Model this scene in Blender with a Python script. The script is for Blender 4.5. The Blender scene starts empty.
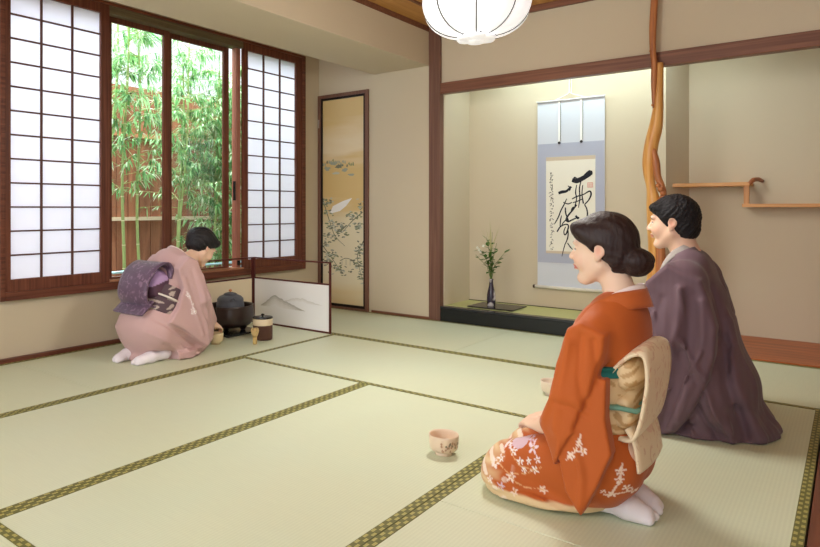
import bpy, math, random
import numpy as np
from mathutils import Vector, Matrix
C = bpy.context.scene.collection
PI = math.pi

# ------------------------------------------------------------------ helpers
class MB:
    """collects shapes; build() links them as one mesh object"""
    def __init__(s): s.v=[]; s.f=[]; s.m=[]; s.uv=[]
    def add(s, vs, fs, m=0, uvs=None):
        n=len(s.v); s.v+= [tuple(p) for p in vs]
        for k,f in enumerate(fs):
            s.f.append([n+i for i in f]); s.m.append(m)
            s.uv.append(uvs[k] if uvs else None)
        return s
    def box(s,x0,x1,y0,y1,z0,z1,m=0):
        v=[(x,y,z) for x in (x0,x1) for y in (y0,y1) for z in (z0,z1)]
        return s.add(v,[(0,1,3,2),(4,6,7,5),(0,4,5,1),(2,3,7,6),(0,2,6,4),(1,5,7,3)],m)
    def hexa(s,b,t,m=0):
        return s.add(list(b)+list(t),[(3,2,1,0),(4,5,6,7),(0,1,5,4),(1,2,6,5),(2,3,7,6),(3,0,4,7)],m)
    def tube(s,pts,r,n=8,m=0,cap=True):
        pts=[Vector(p) for p in pts]; L=len(pts)
        if not hasattr(r,'__len__'): r=[r]*L
        T=[(pts[min(i+1,L-1)]-pts[max(i-1,0)]).normalized() for i in range(L)]
        u=T[0].orthogonal().normalized(); vs=[]
        for i in range(L):
            u=(u-T[i]*u.dot(T[i])).normalized(); w=T[i].cross(u)
            for k in range(n):
                a=2*PI*k/n; vs.append(pts[i]+(u*math.cos(a)+w*math.sin(a))*r[i])
        fs=[(i*n+k,i*n+(k+1)%n,(i+1)*n+(k+1)%n,(i+1)*n+k) for i in range(L-1) for k in range(n)]
        if cap: fs+= [tuple(range(n-1,-1,-1)),tuple((L-1)*n+k for k in range(n))]
        return s.add(vs,fs,m)
    def lathe(s,prof,c=(0,0,0),n=40,m=0,wob=None,capb=True,capt=True):
        vs=[];L=len(prof)
        for i,(r,z) in enumerate(prof):
            for k in range(n):
                a=2*PI*k/n; q=r*(wob(a,z) if wob else 1)
                vs.append((c[0]+q*math.cos(a),c[1]+q*math.sin(a),c[2]+z))
        fs=[(i*n+k,i*n+(k+1)%n,(i+1)*n+(k+1)%n,(i+1)*n+k) for i in range(L-1) for k in range(n)]
        if capb: fs.append(tuple(range(n-1,-1,-1)))
        if capt: fs.append(tuple((L-1)*n+k for k in range(n)))
        return s.add(vs,fs,m)
    def build(s,name,mat,parent=None,smooth=False,bevel=0,local=False):
        me=bpy.data.meshes.new(name)
        o=Vector((0,0,0))
        if parent is not None and not local: o=abs_loc(parent)
        me.from_pydata([(x-o[0],y-o[1],z-o[2]) for x,y,z in s.v],[],s.f)
        for mt in (mat if isinstance(mat,(list,tuple)) else [mat]): me.materials.append(mt)
        me.polygons.foreach_set('material_index',s.m)
        if any(u for u in s.uv):
            l=me.uv_layers.new(name='UVMap'); k=0
            for f,u in zip(s.f,s.uv):
                for j in range(len(f)):
                    l.data[k].uv=u[j] if u else (0,0); k+=1
        if smooth: me.polygons.foreach_set('use_smooth',[True]*len(s.f))
        me.update()
        return link(name,me,parent,bevel)
def abs_loc(p):
    o=Vector((0,0,0))
    while p is not None: o+=p.location; p=p.parent
    return o
def link(name,me,parent=None,bevel=0):
    ob=bpy.data.objects.new(name,me); C.objects.link(ob); ob.parent=parent
    if bevel:
        b=ob.modifiers.new('bevel','BEVEL'); b.width=bevel; b.segments=2; b.limit_method='ANGLE'
    return ob
def empty(name,loc=(0,0,0),rz=0,parent=None):
    o=bpy.data.objects.new(name,None); C.objects.link(o); o.location=loc; o.rotation_euler=(0,0,rz)
    o.empty_display_size=.1; o.parent=parent; return o
def tag(o,label=None,cat=None,group=None,kind=None):
    for k,v in (('label',label),('category',cat),('group',group),('kind',kind)):
        if v: o[k]=v
    return o
def struct(o): o['kind']='structure'; return o
def thing(name,label,cat,loc=(0,0,0),rz=0,group=None):
    return tag(empty(name,loc,rz),label,cat,group)

# ------------------------------------------------------------------ materials
def s2l(c):
    return tuple(((v/255)/12.92 if v/255<=.04045 else ((v/255+.055)/1.055)**2.4) for v in c)+(1,)
def mat(name,col,rough=.6,spec=.3,metal=0,bump=None,var=None,sheen=0,trans=0):
    """bump=(scale,strength) noise; var=(scale,amount) value variation"""
    m=bpy.data.materials.new(name); m.use_nodes=True; nt=m.node_tree; b=nt.nodes['Principled BSDF']
    b.inputs['Base Color'].default_value=s2l(col); b.inputs['Roughness'].default_value=rough
    b.inputs['Specular IOR Level'].default_value=spec; b.inputs['Metallic'].default_value=metal
    if sheen: b.inputs['Sheen Weight'].default_value=sheen
    tc=nt.nodes.new('ShaderNodeTexCoord')
    if var:
        n=nt.nodes.new('ShaderNodeTexNoise'); n.inputs['Scale'].default_value=var[0]; n.inputs['Detail'].default_value=4
        nt.links.new(tc.outputs['Object'],n.inputs['Vector'])
        r=nt.nodes.new('ShaderNodeMapRange'); r.inputs[3].default_value=1-var[1]; r.inputs[4].default_value=1+var[1]
        nt.links.new(n.outputs['Fac'],r.inputs[0])
        h=nt.nodes.new('ShaderNodeHueSaturation'); h.inputs['Color'].default_value=s2l(col)
        nt.links.new(r.outputs[0],h.inputs['Value']); nt.links.new(h.outputs[0],b.inputs['Base Color'])
    if bump:
        n=nt.nodes.new('ShaderNodeTexNoise'); n.inputs['Scale'].default_value=bump[0]; n.inputs['Detail'].default_value=6
        nt.links.new(tc.outputs['Object'],n.inputs['Vector'])
        k=nt.nodes.new('ShaderNodeBump'); k.inputs['Strength'].default_value=bump[1]; k.inputs['Distance'].default_value=.01
        nt.links.new(n.outputs['Fac'],k.inputs['Height']); nt.links.new(k.outputs[0],b.inputs['Normal'])
    return m
def wood(name,c1,c2,axis='z',rough=.45,sc=1.0,spec=.35,fine=60):
    m=bpy.data.materials.new(name); m.use_nodes=True; nt=m.node_tree; b=nt.nodes['Principled BSDF']; N=nt.nodes.new; Lk=nt.links.new
    b.inputs['Roughness'].default_value=rough; b.inputs['Specular IOR Level'].default_value=spec
    tc=N('ShaderNodeTexCoord'); mp=N('ShaderNodeMapping')
    s=[fine*sc]*3; s['xyz'.index(axis)]=1.6*sc; mp.inputs['Scale'].default_value=s
    Lk(tc.outputs['Object'],mp.inputs['Vector'])
    n=N('ShaderNodeTexNoise'); n.inputs['Scale'].default_value=1; n.inputs['Detail'].default_value=5; n.inputs['Distortion'].default_value=.6
    Lk(mp.outputs[0],n.inputs['Vector'])
    cr=N('ShaderNodeValToRGB'); cr.color_ramp.elements[0].position=.3; cr.color_ramp.elements[1].position=.72
    cr.color_ramp.elements[0].color=s2l(c1); cr.color_ramp.elements[1].color=s2l(c2)
    Lk(n.outputs['Fac'],cr.inputs[0]); Lk(cr.outputs[0],b.inputs['Base Color'])
    k=N('ShaderNodeBump'); k.inputs['Strength'].default_value=.15; k.inputs['Distance'].default_value=.004
    Lk(n.outputs['Fac'],k.inputs['Height']); Lk(k.outputs[0],b.inputs['Normal'])
    return m
def vcol(name,rough=.7,spec=.2,sheen=0,sss=0,bump=None,wave=None):
    m=bpy.data.materials.new(name); m.use_nodes=True; nt=m.node_tree; b=nt.nodes['Principled BSDF']
    a=nt.nodes.new('ShaderNodeAttribute'); a.attribute_name='Col'
    nt.links.new(a.outputs['Color'],b.inputs['Base Color'])
    b.inputs['Roughness'].default_value=rough; b.inputs['Specular IOR Level'].default_value=spec
    b.inputs['Sheen Weight'].default_value=sheen
    if sss:
        b.inputs['Subsurface Weight'].default_value=sss; b.inputs['Subsurface Radius'].default_value=(.012,.005,.003); b.inputs['Subsurface Scale'].default_value=.6
    if bump:
        tc=nt.nodes.new('ShaderNodeTexCoord')
        n=nt.nodes.new('ShaderNodeTexNoise'); n.inputs['Scale'].default_value=bump[0]; n.inputs['Detail'].default_value=5
        mp=nt.nodes.new('ShaderNodeMapping'); mp.inputs['Scale'].default_value=bump[2] if len(bump)>2 else (1,1,1)
        nt.links.new(tc.outputs['Object'],mp.inputs['Vector']); nt.links.new(mp.outputs[0],n.inputs['Vector'])
        k=nt.nodes.new('ShaderNodeBump'); k.inputs['Strength'].default_value=bump[1]; k.inputs['Distance'].default_value=.01
        nt.links.new(n.outputs['Fac'],k.inputs['Height']); nt.links.new(k.outputs[0],b.inputs['Normal'])
    return m
M={}
M['wall']=mat('plaster',(206,193,169),.95,.1,bump=(350,.25),var=(1.2,.03))
M['dwood']=wood('dark_red_wood_z',(84,44,32),(126,74,54),'z')
M['dwoody']=wood('dark_red_wood_y',(82,44,32),(124,72,52),'y')
M['bwood']=wood('brown_wood_z',(104,72,60),(128,92,76),'z')
M['bwoodx']=wood('brown_wood_x',(104,64,48),(138,92,70),'x')
M['board']=wood('alcove_board',(138,66,30),(188,104,54),'x',rough=.35,fine=28)
M['lightwood']=wood('light_wood_x',(196,136,80),(222,168,112),'x')
M['ceilwood']=wood('ceiling_wood',(176,124,64),(206,156,92),'y',fine=30)
M['lattice']=mat('lattice_wood',(88,56,46),.6)
M['black']=mat('black_lacquer',(18,20,24),.25,.5)
M['blackm']=mat('black_iron',(46,44,46),.5,.5,bump=(90,.3))
M['kettle']=mat('kettle_iron',(84,90,102),.42,.6,bump=(160,.35))
M['furo']=mat('brazier_bronze',(52,38,36),.32,.6,var=(8,.15))
M['cream']=mat('cream_glaze',(222,206,172),.35,.5,var=(14,.08))
M['fusblack']=mat('black_edge',(26,18,16),.4)
M['steel']=mat('pale_pipe',(150,190,196),.35,.5,metal=.3)
M['ground']=mat('gravel',(150,146,138),.95,.1,bump=(60,.8),var=(30,.25))
M['fence']=wood('fence_boards',(110,66,46),(158,104,76),'z',rough=.8,fine=14)
M['white']=mat('white_cotton',(236,232,236),.8,.2,bump=(300,.15))

def tatami_mat(name,axis,base=(207,219,194)):
    m=bpy.data.materials.new(name); m.use_nodes=True; nt=m.node_tree; b=nt.nodes['Principled BSDF']; N=nt.nodes.new; Lk=nt.links.new
    b.inputs['Roughness'].default_value=.42; b.inputs['Specular IOR Level'].default_value=.5
    tc=N('ShaderNodeTexCoord')
    n=N('ShaderNodeTexNoise'); mp=N('ShaderNodeMapping'); s=[350,350,1]; s['xy'.index(axis)]=7  # straw fibres
    mp.inputs['Scale'].default_value=s; Lk(tc.outputs['Object'],mp.inputs['Vector']); Lk(mp.outputs[0],n.inputs['Vector'])
    n.inputs['Scale'].default_value=1; n.inputs['Detail'].default_value=3
    n2=N('ShaderNodeTexNoise'); n2.inputs['Scale'].default_value=1.6; n2.inputs['Detail'].default_value=2; Lk(tc.outputs['Object'],n2.inputs['Vector'])
    w=N('ShaderNodeTexWave'); w.wave_type='BANDS'; w.bands_direction='X' if axis=='x' else 'Y'; w.inputs['Scale'].default_value=26  # warp ribs
    Lk(tc.outputs['Object'],w.inputs['Vector'])
    ad=N('ShaderNodeMath'); ad.operation='MULTIPLY_ADD'; ad.inputs[1].default_value=.55; Lk(n.outputs['Fac'],ad.inputs[0])
    mm=N('ShaderNodeMath'); mm.operation='MULTIPLY'; mm.inputs[1].default_value=.25; Lk(w.outputs['Fac'],mm.inputs[0]); Lk(mm.outputs[0],ad.inputs[2])
    r=N('ShaderNodeMapRange'); r.inputs[1].default_value=.2; r.inputs[2].default_value=.7; r.inputs[3].default_value=.93; r.inputs[4].default_value=1.04
    Lk(ad.outputs[0],r.inputs[0])
    cm=N('ShaderNodeMix'); cm.data_type='RGBA'; cm.inputs['A'].default_value=s2l(base); cm.inputs['B'].default_value=s2l((base[0]+6,base[1]-3,base[2]-8)); Lk(n2.outputs['Fac'],cm.inputs[0])
    h=N('ShaderNodeHueSaturation'); Lk(cm.outputs['Result'],h.inputs['Color']); Lk(r.outputs[0],h.inputs['Value']); Lk(h.outputs[0],b.inputs['Base Color'])
    k=N('ShaderNodeBump'); k.inputs['Strength'].default_value=.35; k.inputs['Distance'].default_value=.0015; Lk(ad.outputs[0],k.inputs['Height']); Lk(k.outputs[0],b.inputs['Normal'])
    return m
M['tatX']=tatami_mat('straw_weave_x','y'); M['tatY']=tatami_mat('straw_weave_y','x')
def heri_mat():
    m=bpy.data.materials.new('brocade_border'); m.use_nodes=True; nt=m.node_tree; b=nt.nodes['Principled BSDF']; N=nt.nodes.new; Lk=nt.links.new
    b.inputs['Roughness'].default_value=.6
    tc=N('ShaderNodeTexCoord'); sp=N('ShaderNodeSeparateXYZ'); Lk(tc.outputs['UV'],sp.inputs[0])
    def M2(op,a,bb):
        q=N('ShaderNodeMath'); q.operation=op
        for i,v in enumerate((a,bb)):
            if v is None: continue
            if isinstance(v,(int,float)): q.inputs[i].default_value=v
            else: Lk(v,q.inputs[i])
        return q.outputs[0]
    u=M2('MULTIPLY',sp.outputs[0],1/.040); v=M2('MULTIPLY',sp.outputs[1],1/.0155)
    row=M2('FLOOR',v,None); u2=M2('ADD',u,M2('MULTIPLY',row,.5))
    fu=M2('ABSOLUTE',M2('SUBTRACT',M2('FRACT',u2,None),.5),None); fv=M2('ABSOLUTE',M2('SUBTRACT',M2('FRACT',v,None),.5),None)
    a=M2('LESS_THAN',fu,.24); c=M2('LESS_THAN',fv,.33)
    st=M2('GREATER_THAN',M2('ABSOLUTE',M2('SUBTRACT',M2('FRACT',M2('MULTIPLY',u2,6),None),.5),None),.13)
    f=M2('MULTIPLY',M2('MULTIPLY',a,c),M2('ADD',M2('MULTIPLY',st,.6),.4))
    mx=N('ShaderNodeMix'); mx.data_type='RGBA'; mx.inputs['A'].default_value=s2l((100,100,48)); mx.inputs['B'].default_value=s2l((178,170,100)); Lk(f,mx.inputs[0])
    Lk(mx.outputs['Result'],b.inputs['Base Color'])
    return m
M['heri']=heri_mat()
def paper_mat(name,col=(238,240,247),tr=.5):
    m=bpy.data.materials.new(name); m.use_nodes=True; nt=m.node_tree; nt.nodes.clear(); N=nt.nodes.new; Lk=nt.links.new
    o=N('ShaderNodeOutputMaterial'); mx=N('ShaderNodeMixShader'); d=N('ShaderNodeBsdfDiffuse'); t=N('ShaderNodeBsdfTranslucent')
    d.inputs[0].default_value=s2l(col); t.inputs[0].default_value=s2l(col); mx.inputs[0].default_value=tr
    Lk(d.outputs[0],mx.inputs[1]); Lk(t.outputs[0],mx.inputs[2]); Lk(mx.outputs[0],o.inputs[0]); return m
M['paper']=paper_mat('shoji_paper')
def glass_mat():
    m=bpy.data.materials.new('window_glass'); m.use_nodes=True; nt=m.node_tree; nt.nodes.clear(); N=nt.nodes.new; Lk=nt.links.new
    o=N('ShaderNodeOutputMaterial'); mx=N('ShaderNodeMixShader'); d=N('ShaderNodeBsdfTransparent'); g=N('ShaderNodeBsdfGlossy'); fr=N('ShaderNodeFresnel')
    fr.inputs[0].default_value=1.35; d.inputs[0].default_value=(.97,.98,.98,1); g.inputs['Roughness'].default_value=.02
    Lk(fr.outputs[0],mx.inputs[0]); Lk(d.outputs[0],mx.inputs[1]); Lk(g.outputs[0],mx.inputs[2]); Lk(mx.outputs[0],o.inputs[0]); return m
M['glass']=glass_mat()
def emis(name,col,s):
    m=bpy.data.materials.new(name); m.use_nodes=True; b=m.node_tree.nodes['Principled BSDF']
    b.inputs['Base Color'].default_value=s2l(col); b.inputs['Emission Color'].default_value=s2l(col); b.inputs['Emission Strength'].default_value=s; b.inputs['Roughness'].default_value=.5
    return m
M['lamp']=emis('lit_lamp_shade',(250,250,252),.60)
M['lamp2']=emis('lit_lamp_cap',(250,250,252),.4)

# ------------------------------------------------------------------ camera
H=.933; TH=math.radians(39.0648); F=642.265
cam=bpy.data.cameras.new('camera'); co=bpy.data.objects.new('camera',cam); C.objects.link(co); bpy.context.scene.camera=co
co.location=(0,0,H); co.rotation_euler=(PI/2,0,TH)
cam.sensor_fit='HORIZONTAL'; cam.sensor_width=36; cam.lens=F*36/820
cam.shift_x=(410-332)/820; cam.shift_y=(208.5-273.5)/820
cam.clip_start=.02

# ------------------------------------------------------------------ room shell
XW=-3.985; YB=4.71; ZC=2.46
XG=[-3.955,-2.975,-2.02,-1.055,-.105]; YG=[-.10,.86,1.81,2.765,3.72,4.705]
struct(MB().box(-4.10,2.4,-1.6,5.6,-.16,-.055).build('floor',M['lightwood']))
c=MB(); c.box(-4.10,2.4,-1.6,5.6,ZC,ZC+.08)
struct(c.build('ceiling',M['ceilwood']))
bt=MB()
for x in np.arange(-2.5,2.3,.46): bt.box(x-.012,x+.012,-1.6,4.70,ZC-.014,ZC)
struct(bt.build('trim_1',M['bwoodx']))
w=MB(); y0,y1,z0,z1=1.729,4.476,.375,2.345
w.box(-4.12,XW,-1.6,YB+.1,-.1,z0); w.box(-4.12,XW,-1.6,YB+.1,z1,ZC); w.box(-4.12,XW,-1.6,y0,z0,z1); w.box(-4.12,XW,y1,YB+.1,z0,z1)
struct(w.build('wall_left',M['wall']))
struct(MB().box(-3.338,-2.768,-1.6,YB,2.133,ZC).build('wall_soffit',M['wall'],bevel=.004))
w=MB(); w.box(XW-.1,-2.72,YB,YB+.12,0,ZC); w.box(-2.72,2.4,YB+.02,YB+.10,1.975,ZC)
struct(w.build('wall_back',M['wall']))
struct(MB().box(-2.80,-2.655,YB+.05,5.215,0,2.3).build('wall_alcove_left',M['wall']))
w=MB(); w.hexa([(-2.80,5.215,0),(-1.07,5.215,0),(-.94,5.62,0),(-2.80,5.62,0)],[(-2.80,5.215,2.44),(-1.07,5.215,2.44),(-.94,5.62,2.44),(-2.80,5.62,2.44)]); w.box(-.975,2.4,5.52,5.62,-.1,2.44)  # invented slant at the right end evens out the shading past the post
struct(w.build('wall_alcove_back',M['wall']))
struct(MB().box(-2.80,2.4,4.81,5.62,2.3,2.44).build('ceiling_alcove',M['wall']))
struct(MB().box(2.4,2.5,-1.6,5.6,-.1,2.46).build('wall_right_blocker',M['wall']))  # unseen side wall, added to keep open sky light out
struct(MB().box(-2.768,-2.662,YB-.012,YB+.078,0,ZC).build('trim_2',M['bwood'],bevel=.004))    # corner post
w=MB(); w.box(-2.662,-1.03,YB-.005,YB+.07,1.885,1.975); w.box(-1.03,2.4,YB+.0,YB+.075,1.885,1.98)
struct(w.build('trim_3',M['bwoodx'],bevel=.004))                                             # alcove lintel
w=MB(); w.box(-2.79,-2.764,-1.6,YB-.0,ZC-.045,ZC); w.box(-2.66,2.4,YB-.012,YB+.02,ZC-.045,ZC)
w.box(-3.985,-3.338,-1.6,-1.5,ZC-.045,ZC)
struct(w.build('trim_4',M['bwoodx'],bevel=.003))                                             # ceiling cornice
struct(MB().box(XW,-3.955,-1.6,YB,-.02,.026).build('baseboard_left',M['dwoody'],bevel=.002))
struct(MB().box(-3.36,-2.768,YB-.012,YB,-.02,.022).build('baseboard_back',M['bwoodx'],bevel=.002))
struct(MB().box(-.1,.03,-1.6,3.72,-.055,.004).build('trim_5',M['dwoody'],bevel=.003))         # door sill
w=MB(); w.box(.03,2.4,-1.6,3.715,-.055,.0)
struct(w.build('trim_6',wood('hall_floor_wood',(170,112,84),(206,150,118),'y'),bevel=.002))
# raised alcove platform
pl=struct(MB().box(-2.662,-1.09,YB-.003,YB+.055,0,.103).build('trim_7',M['black'],bevel=.002))
struct(MB().box(-2.662,-1.09,YB-.008,YB+.06,.104,.122).build('trim_8',mat('black_lacquer_top',(38,40,46),.18,.6),bevel=.002))
al=thing('alcove_tatami','thin green tatami covering the raised tokonoma alcove floor behind the black sill','tatami mat',(-1.9,4.9,.0))
MB().box(-2.655,-1.06,YB+.06,5.215,.02,.122).build('straw_surface',tatami_mat('alcove_straw','y',(186,190,128)),al)
MB().box(-2.655,-1.06,5.197,5.214,.122,.126).build('border_cloth',mat('dark_green_cloth',(74,70,40),.8),al)
struct(MB().box(-1.055,2.4,YB-.0,5.52,-.05,.010).build('trim_9',M['board'],bevel=.003))

# ------------------------------------------------------------------ tatami
def mat_thing(x0,x1,y0,y1,axis,label,borders=True):
    t=thing('tatami_mat',label,'tatami mat',((x0+x1)/2,(y0+y1)/2,-.055)); g=.0012
    MB().box(x0+g,x1-g,y0+g,y1-g,-.055,0).build('straw_surface',M['tatX'] if axis=='x' else M['tatY'],t,bevel=.002)
    if borders:
        W=.031
        for s in (0,1):
            b=MB()
            if axis=='x':
                a,c_=(y0+g,y0+W) if s==0 else (y1-W,y1-g)
                vs=[(x0+g,a),(x1-g,a),(x1-g,c_),(x0+g,c_)]; L=x1-x0
                uv=[(0,0),(L,0),(L,W),(0,W)]
            else:
                a,c_=(x0+g,x0+W) if s==0 else (x1-W,x1-g)
                vs=[(a,y0+g),(c_,y0+g),(c_,y1-g),(a,y1-g)]; L=y1-y0
                uv=[(0,0),(0,W),(L,W),(L,0)]
            z=.0016
            b.add([(x,y,z) for x,y in vs]+[(x,y,-.001) for x,y in vs],[(0,1,2,3),(4,5,1,0),(5,6,2,1),(6,7,3,2),(7,4,0,3)],0,[uv]+[[(0,0)]*4]*4)
            b.build('border_cloth',M['heri'],t)
XM=(XG[0]+XG[4])/2
mat_thing(XG[0],XM,YG[4],YG[5],'x','tatami mat running along the back wall in front of the painted door')
mat_thing(XM,XG[4]+.0,YG[4],YG[5],'x','tatami mat running along the black alcove sill and wooden board')
mat_thing(XG[4],XG[4]+1.9,YG[4],YG[5],'x','tatami mat at the far right edge in front of the wooden board')
mat_thing(XG[0],XG[1],YG[2],YG[4],'y','tatami mat under the host in pink kimono and the tea utensils')
mat_thing(XG[0],XG[1],YG[0],YG[2],'y','tatami mat along the window wall nearest the left edge of the photo')
mat_thing(XG[1],XG[3],YG[3],YG[4],'x','tatami mat crossing the room between the folding screen and the orange kimono')
mat_thing(XG[1],XG[2],YG[1],YG[3],'y','open empty tatami mat one strip out from the host')
mat_thing(XG[2],XG[3],YG[1],YG[3],'y','broad empty tatami mat holding the nearest tea bowl')
mat_thing(XG[1],XG[3],YG[0],YG[1],'x','tatami mat cut by the bottom left corner of the photo')
mat_thing(XG[3],XG[4],YG[2],YG[4],'y','tatami mat under the man in purple and the woman in orange')
mat_thing(XG[3],XG[4],YG[0],YG[2],'y','tatami mat at the bottom edge in front of the orange kimono')
mat_thing(XG[0],XM,YG[0]-.96,YG[0],'x','tatami mat behind the viewer on the window side',True)
mat_thing(XM,XG[4],YG[0]-.96,YG[0],'x','tatami mat behind the viewer on the door side',True)

# ------------------------------------------------------------------ window
win=struct(empty('window_1',(-4.0,3.1,.375)))
f=MB(); XF=-3.945
f.box(-4.08,XF,1.729,1.757,.375,2.345); f.box(-4.08,XF,4.43,4.476,.375,2.345)
f.box(-4.08,XF,1.757,4.43,2.325,2.345); f.box(-4.08,XF,1.757,4.43,.375,.428)
f.build('frame',M['dwoody'],win,bevel=.003)
f=MB(); f.box(-4.06,-3.955,2.456,3.70,2.272,2.325); f.build('head_track',wood('head_wood_reflect',(92,84,62),(124,112,84),'y'),win,bevel=.002)  # greenish reflection mixed into this wood's colour
f=MB(); f.box(-4.07,-3.948,2.456,3.70,.428,.442); f.build('sill',wood('sill_wood',(150,98,70),(184,132,100),'y'),win,bevel=.002)
for k,(a,b_) in enumerate([(2.46,3.0),(2.99,3.62)]):
    x=-4.03 if k==0 else -4.06
    s=MB(); st=.052
    s.box(x-.014,x+.014,a,a+st,.44,2.272); s.box(x-.014,x+.014,b_-st,b_,.44,2.272)
    s.box(x-.013,x+.013,a+st,b_-st,2.235,2.272); s.box(x-.013,x+.013,a+st,b_-st,.44,.452)
    so=s.build('sash',M['dwood'],win,bevel=.002)
    MB().box(x-.002,x+.002,a+st,b_-st,.452,2.235).build('pane',M['glass'],so,local=True) if False else None
    g=MB(); g.box(x-.002,x+.002,a+st,b_-st,.452,2.235); g.v=[(p[0]-win.location.x,p[1]-win.location.y,p[2]-win.location.z) for p in g.v]
    g.build('pane',M['glass'],so,local=True)
s=MB(); s.box(-4.05,-3.99,3.655,3.70,.442,2.272); s.build('jamb',wood('pale_red_wood',(150,96,80),(184,128,108),'z'),win,bevel=.004)
s=MB(); s.box(-3.99,-3.972,3.612,3.63,1.0,1.16); s.box(-3.992,-3.97,3.66,3.68,.46,.50); s.build('latch',M['black'],win,bevel=.003)
def shoji(y0,y1,p0,p1,ms,label):
    t=thing('shoji_screen',label,'shoji screen',(-3.965,(y0+y1)/2,.428)); a,b_=-3.985,-3.955
    f=MB(); f.box(a,b_,y0,p0,.428,2.325); f.box(a,b_,p1,y1,.428,2.325); f.box(a,b_,p0,p1,2.262,2.325); f.box(a,b_,p0,p1,.428,.502)
    f.build('frame',M['dwood'],t,bevel=.002)
    l=MB(); 
    for m_ in ms: l.box(-3.974,-3.959,m_-.0055,m_+.0055,.502,2.262)
    for k in range(1,12):
        z=.502+(2.262-.502)*k/12; l.box(-3.973,-3.960,p0,p1,z-.0048,z+.0048)
    l.build('lattice',M['lattice'],t)
    MB().box(-3.978,-3.9765,p0,p1,.502,2.262).build('paper',M['paper'],t)
shoji(1.757,2.456,1.792,2.392,(1.985,2.191),'tall wide shoji screen at the left end of the window')
shoji(3.70,4.43,3.753,4.353,(3.945,4.148),'narrow looking shoji screen at the right end of the window, behind the folding screen')

# ------------------------------------------------------------------ painted sliding door
dr=struct(empty('door_1',(-3.69,YB,0)))
f=MB(); x0,x1,zt=-3.982,-3.39,2.008
f.box(x0,x0+.036,YB-.022,YB+.0,0,zt); f.box(x1-.036,x1,YB-.022,YB+.0,0,zt); f.box(x0+.036,x1-.036,YB-.022,YB,zt-.032,zt); f.box(x0+.036,x1-.036,YB-.022,YB,0,.022)
f.build('frame',M['bwood'],dr,bevel=.002)
f=MB(); a,b_=x0+.036,x1-.036
f.box(a,a+.018,YB-.016,YB,.022,1.976); f.box(b_-.018,b_,YB-.016,YB,.022,1.976); f.box(a+.018,b_-.018,YB-.016,YB,1.955,1.976); f.box(a+.018,b_-.018,YB-.016,YB,.022,.046)
f.build('black_rim',M['fusblack'],dr)
gm=bpy.data.materials.new('gold_paper'); gm.use_nodes=True; nt=gm.node_tree; b=nt.nodes['Principled BSDF']; N=nt.nodes.new; Lk=nt.links.new
tc=N('ShaderNodeTexCoord'); sp=N('ShaderNodeSeparateXYZ'); Lk(tc.outputs['Object'],sp.inputs[0])
nz=N('ShaderNodeTexNoise'); mp=N('ShaderNodeMapping'); mp.inputs['Scale'].default_value=(1.2,1,7); Lk(tc.outputs['Object'],mp.inputs[0]); Lk(mp.outputs[0],nz.inputs['Vector']); nz.inputs['Scale'].default_value=1.3
ma=N('ShaderNodeMath'); ma.operation='MULTIPLY_ADD'; ma.inputs[1].default_value=.22; Lk(nz.outputs['Fac'],ma.inputs[0]); 
mb_=N('ShaderNodeMath'); mb_.operation='MULTIPLY'; mb_.inputs[1].default_value=.5; Lk(sp.outputs[2],mb_.inputs[0]); Lk(mb_.outputs[0],ma.inputs[2])
cr=N('ShaderNodeValToRGB'); Lk(ma.outputs[0],cr.inputs[0]); e=cr.color_ramp.elements
e[0].position=.08; e[0].color=s2l((222,196,138)); e[1].position=.25; e[1].color=s2l((226,216,188))
for p_,c_ in ((.5,(224,212,178)),(.62,(214,184,124)),(.78,(212,182,122)),(.86,(228,210,176)),(.93,(224,202,160)),(1.0,(214,186,130))):
    q=e.new(p_); q.color=s2l(c_)
Lk(cr.outputs[0],b.inputs['Base Color']); b.inputs['Roughness'].default_value=.45
MB().box(a+.018,b_-.018,YB-.008,YB,.046,1.955).build('gold_panel',gm,dr)
MB().box(x0+.008,x0+.02,YB-.026,YB-.02,1.70,1.78).build('hinge',mat('pale_metal',(170,160,150),.4),dr)
# ink landscape painted on the door
rnd=random.Random(5); ink=MB(); yk=YB-.0085
def dx(px): return -3.69+(px-343.5)*.0119
def dz(py): return .933+(208.5-py)*.0093
def blob(mb,x,z,rx,rz,m,y=None,ang=0,n=9,jit=.3):
    y=yk if y is None else y; vs=[]
    for k in range(n):
        t=2*PI*k/n; r=1+rnd.uniform(-jit,jit); u,v=rx*r*math.cos(t),rz*r*math.sin(t)
        vs.append((x+u*math.cos(ang)-v*math.sin(ang),y-rnd.uniform(0,.0006),z+u*math.sin(ang)+v*math.cos(ang)))
    mb.add(vs,[tuple(range(n))],m)
def stroke(mb,pts,ws,m,y,sub=5):
    P=[];W=[]
    n=len(pts)
    for i in range(n-1):
        p0,p1,p2,p3=[pts[max(0,min(n-1,j))] for j in (i-1,i,i+1,i+2)]
        for k in range(sub):
            t=k/sub
            P.append([.5*((2*p1[d])+(-p0[d]+p2[d])*t+(2*p0[d]-5*p1[d]+4*p2[d]-p3[d])*t*t+(-p0[d]+3*p1[d]-3*p2[d]+p3[d])*t**3) for d in (0,1)])
            W.append(ws[i]*(1-t)+ws[i+1]*t)
    P.append(list(pts[-1])); W.append(ws[-1]); vs=[]
    for i,p in enumerate(P):
        a=P[max(0,i-1)]; b=P[min(len(P)-1,i+1)]; tx,tz=b[0]-a[0],b[1]-a[1]; L=math.hypot(tx,tz) or 1
        nx,nz_=-tz/L*W[i]/2,tx/L*W[i]/2
        vs+=[(p[0]+nx,y-.00002*i,p[1]+nz_),(p[0]-nx,y-.00002*i,p[1]-nz_)]
    mb.add(vs,[(2*i,2*i+1,2*i+3,2*i+2) for i in range(len(P)-1)],m)
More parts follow.
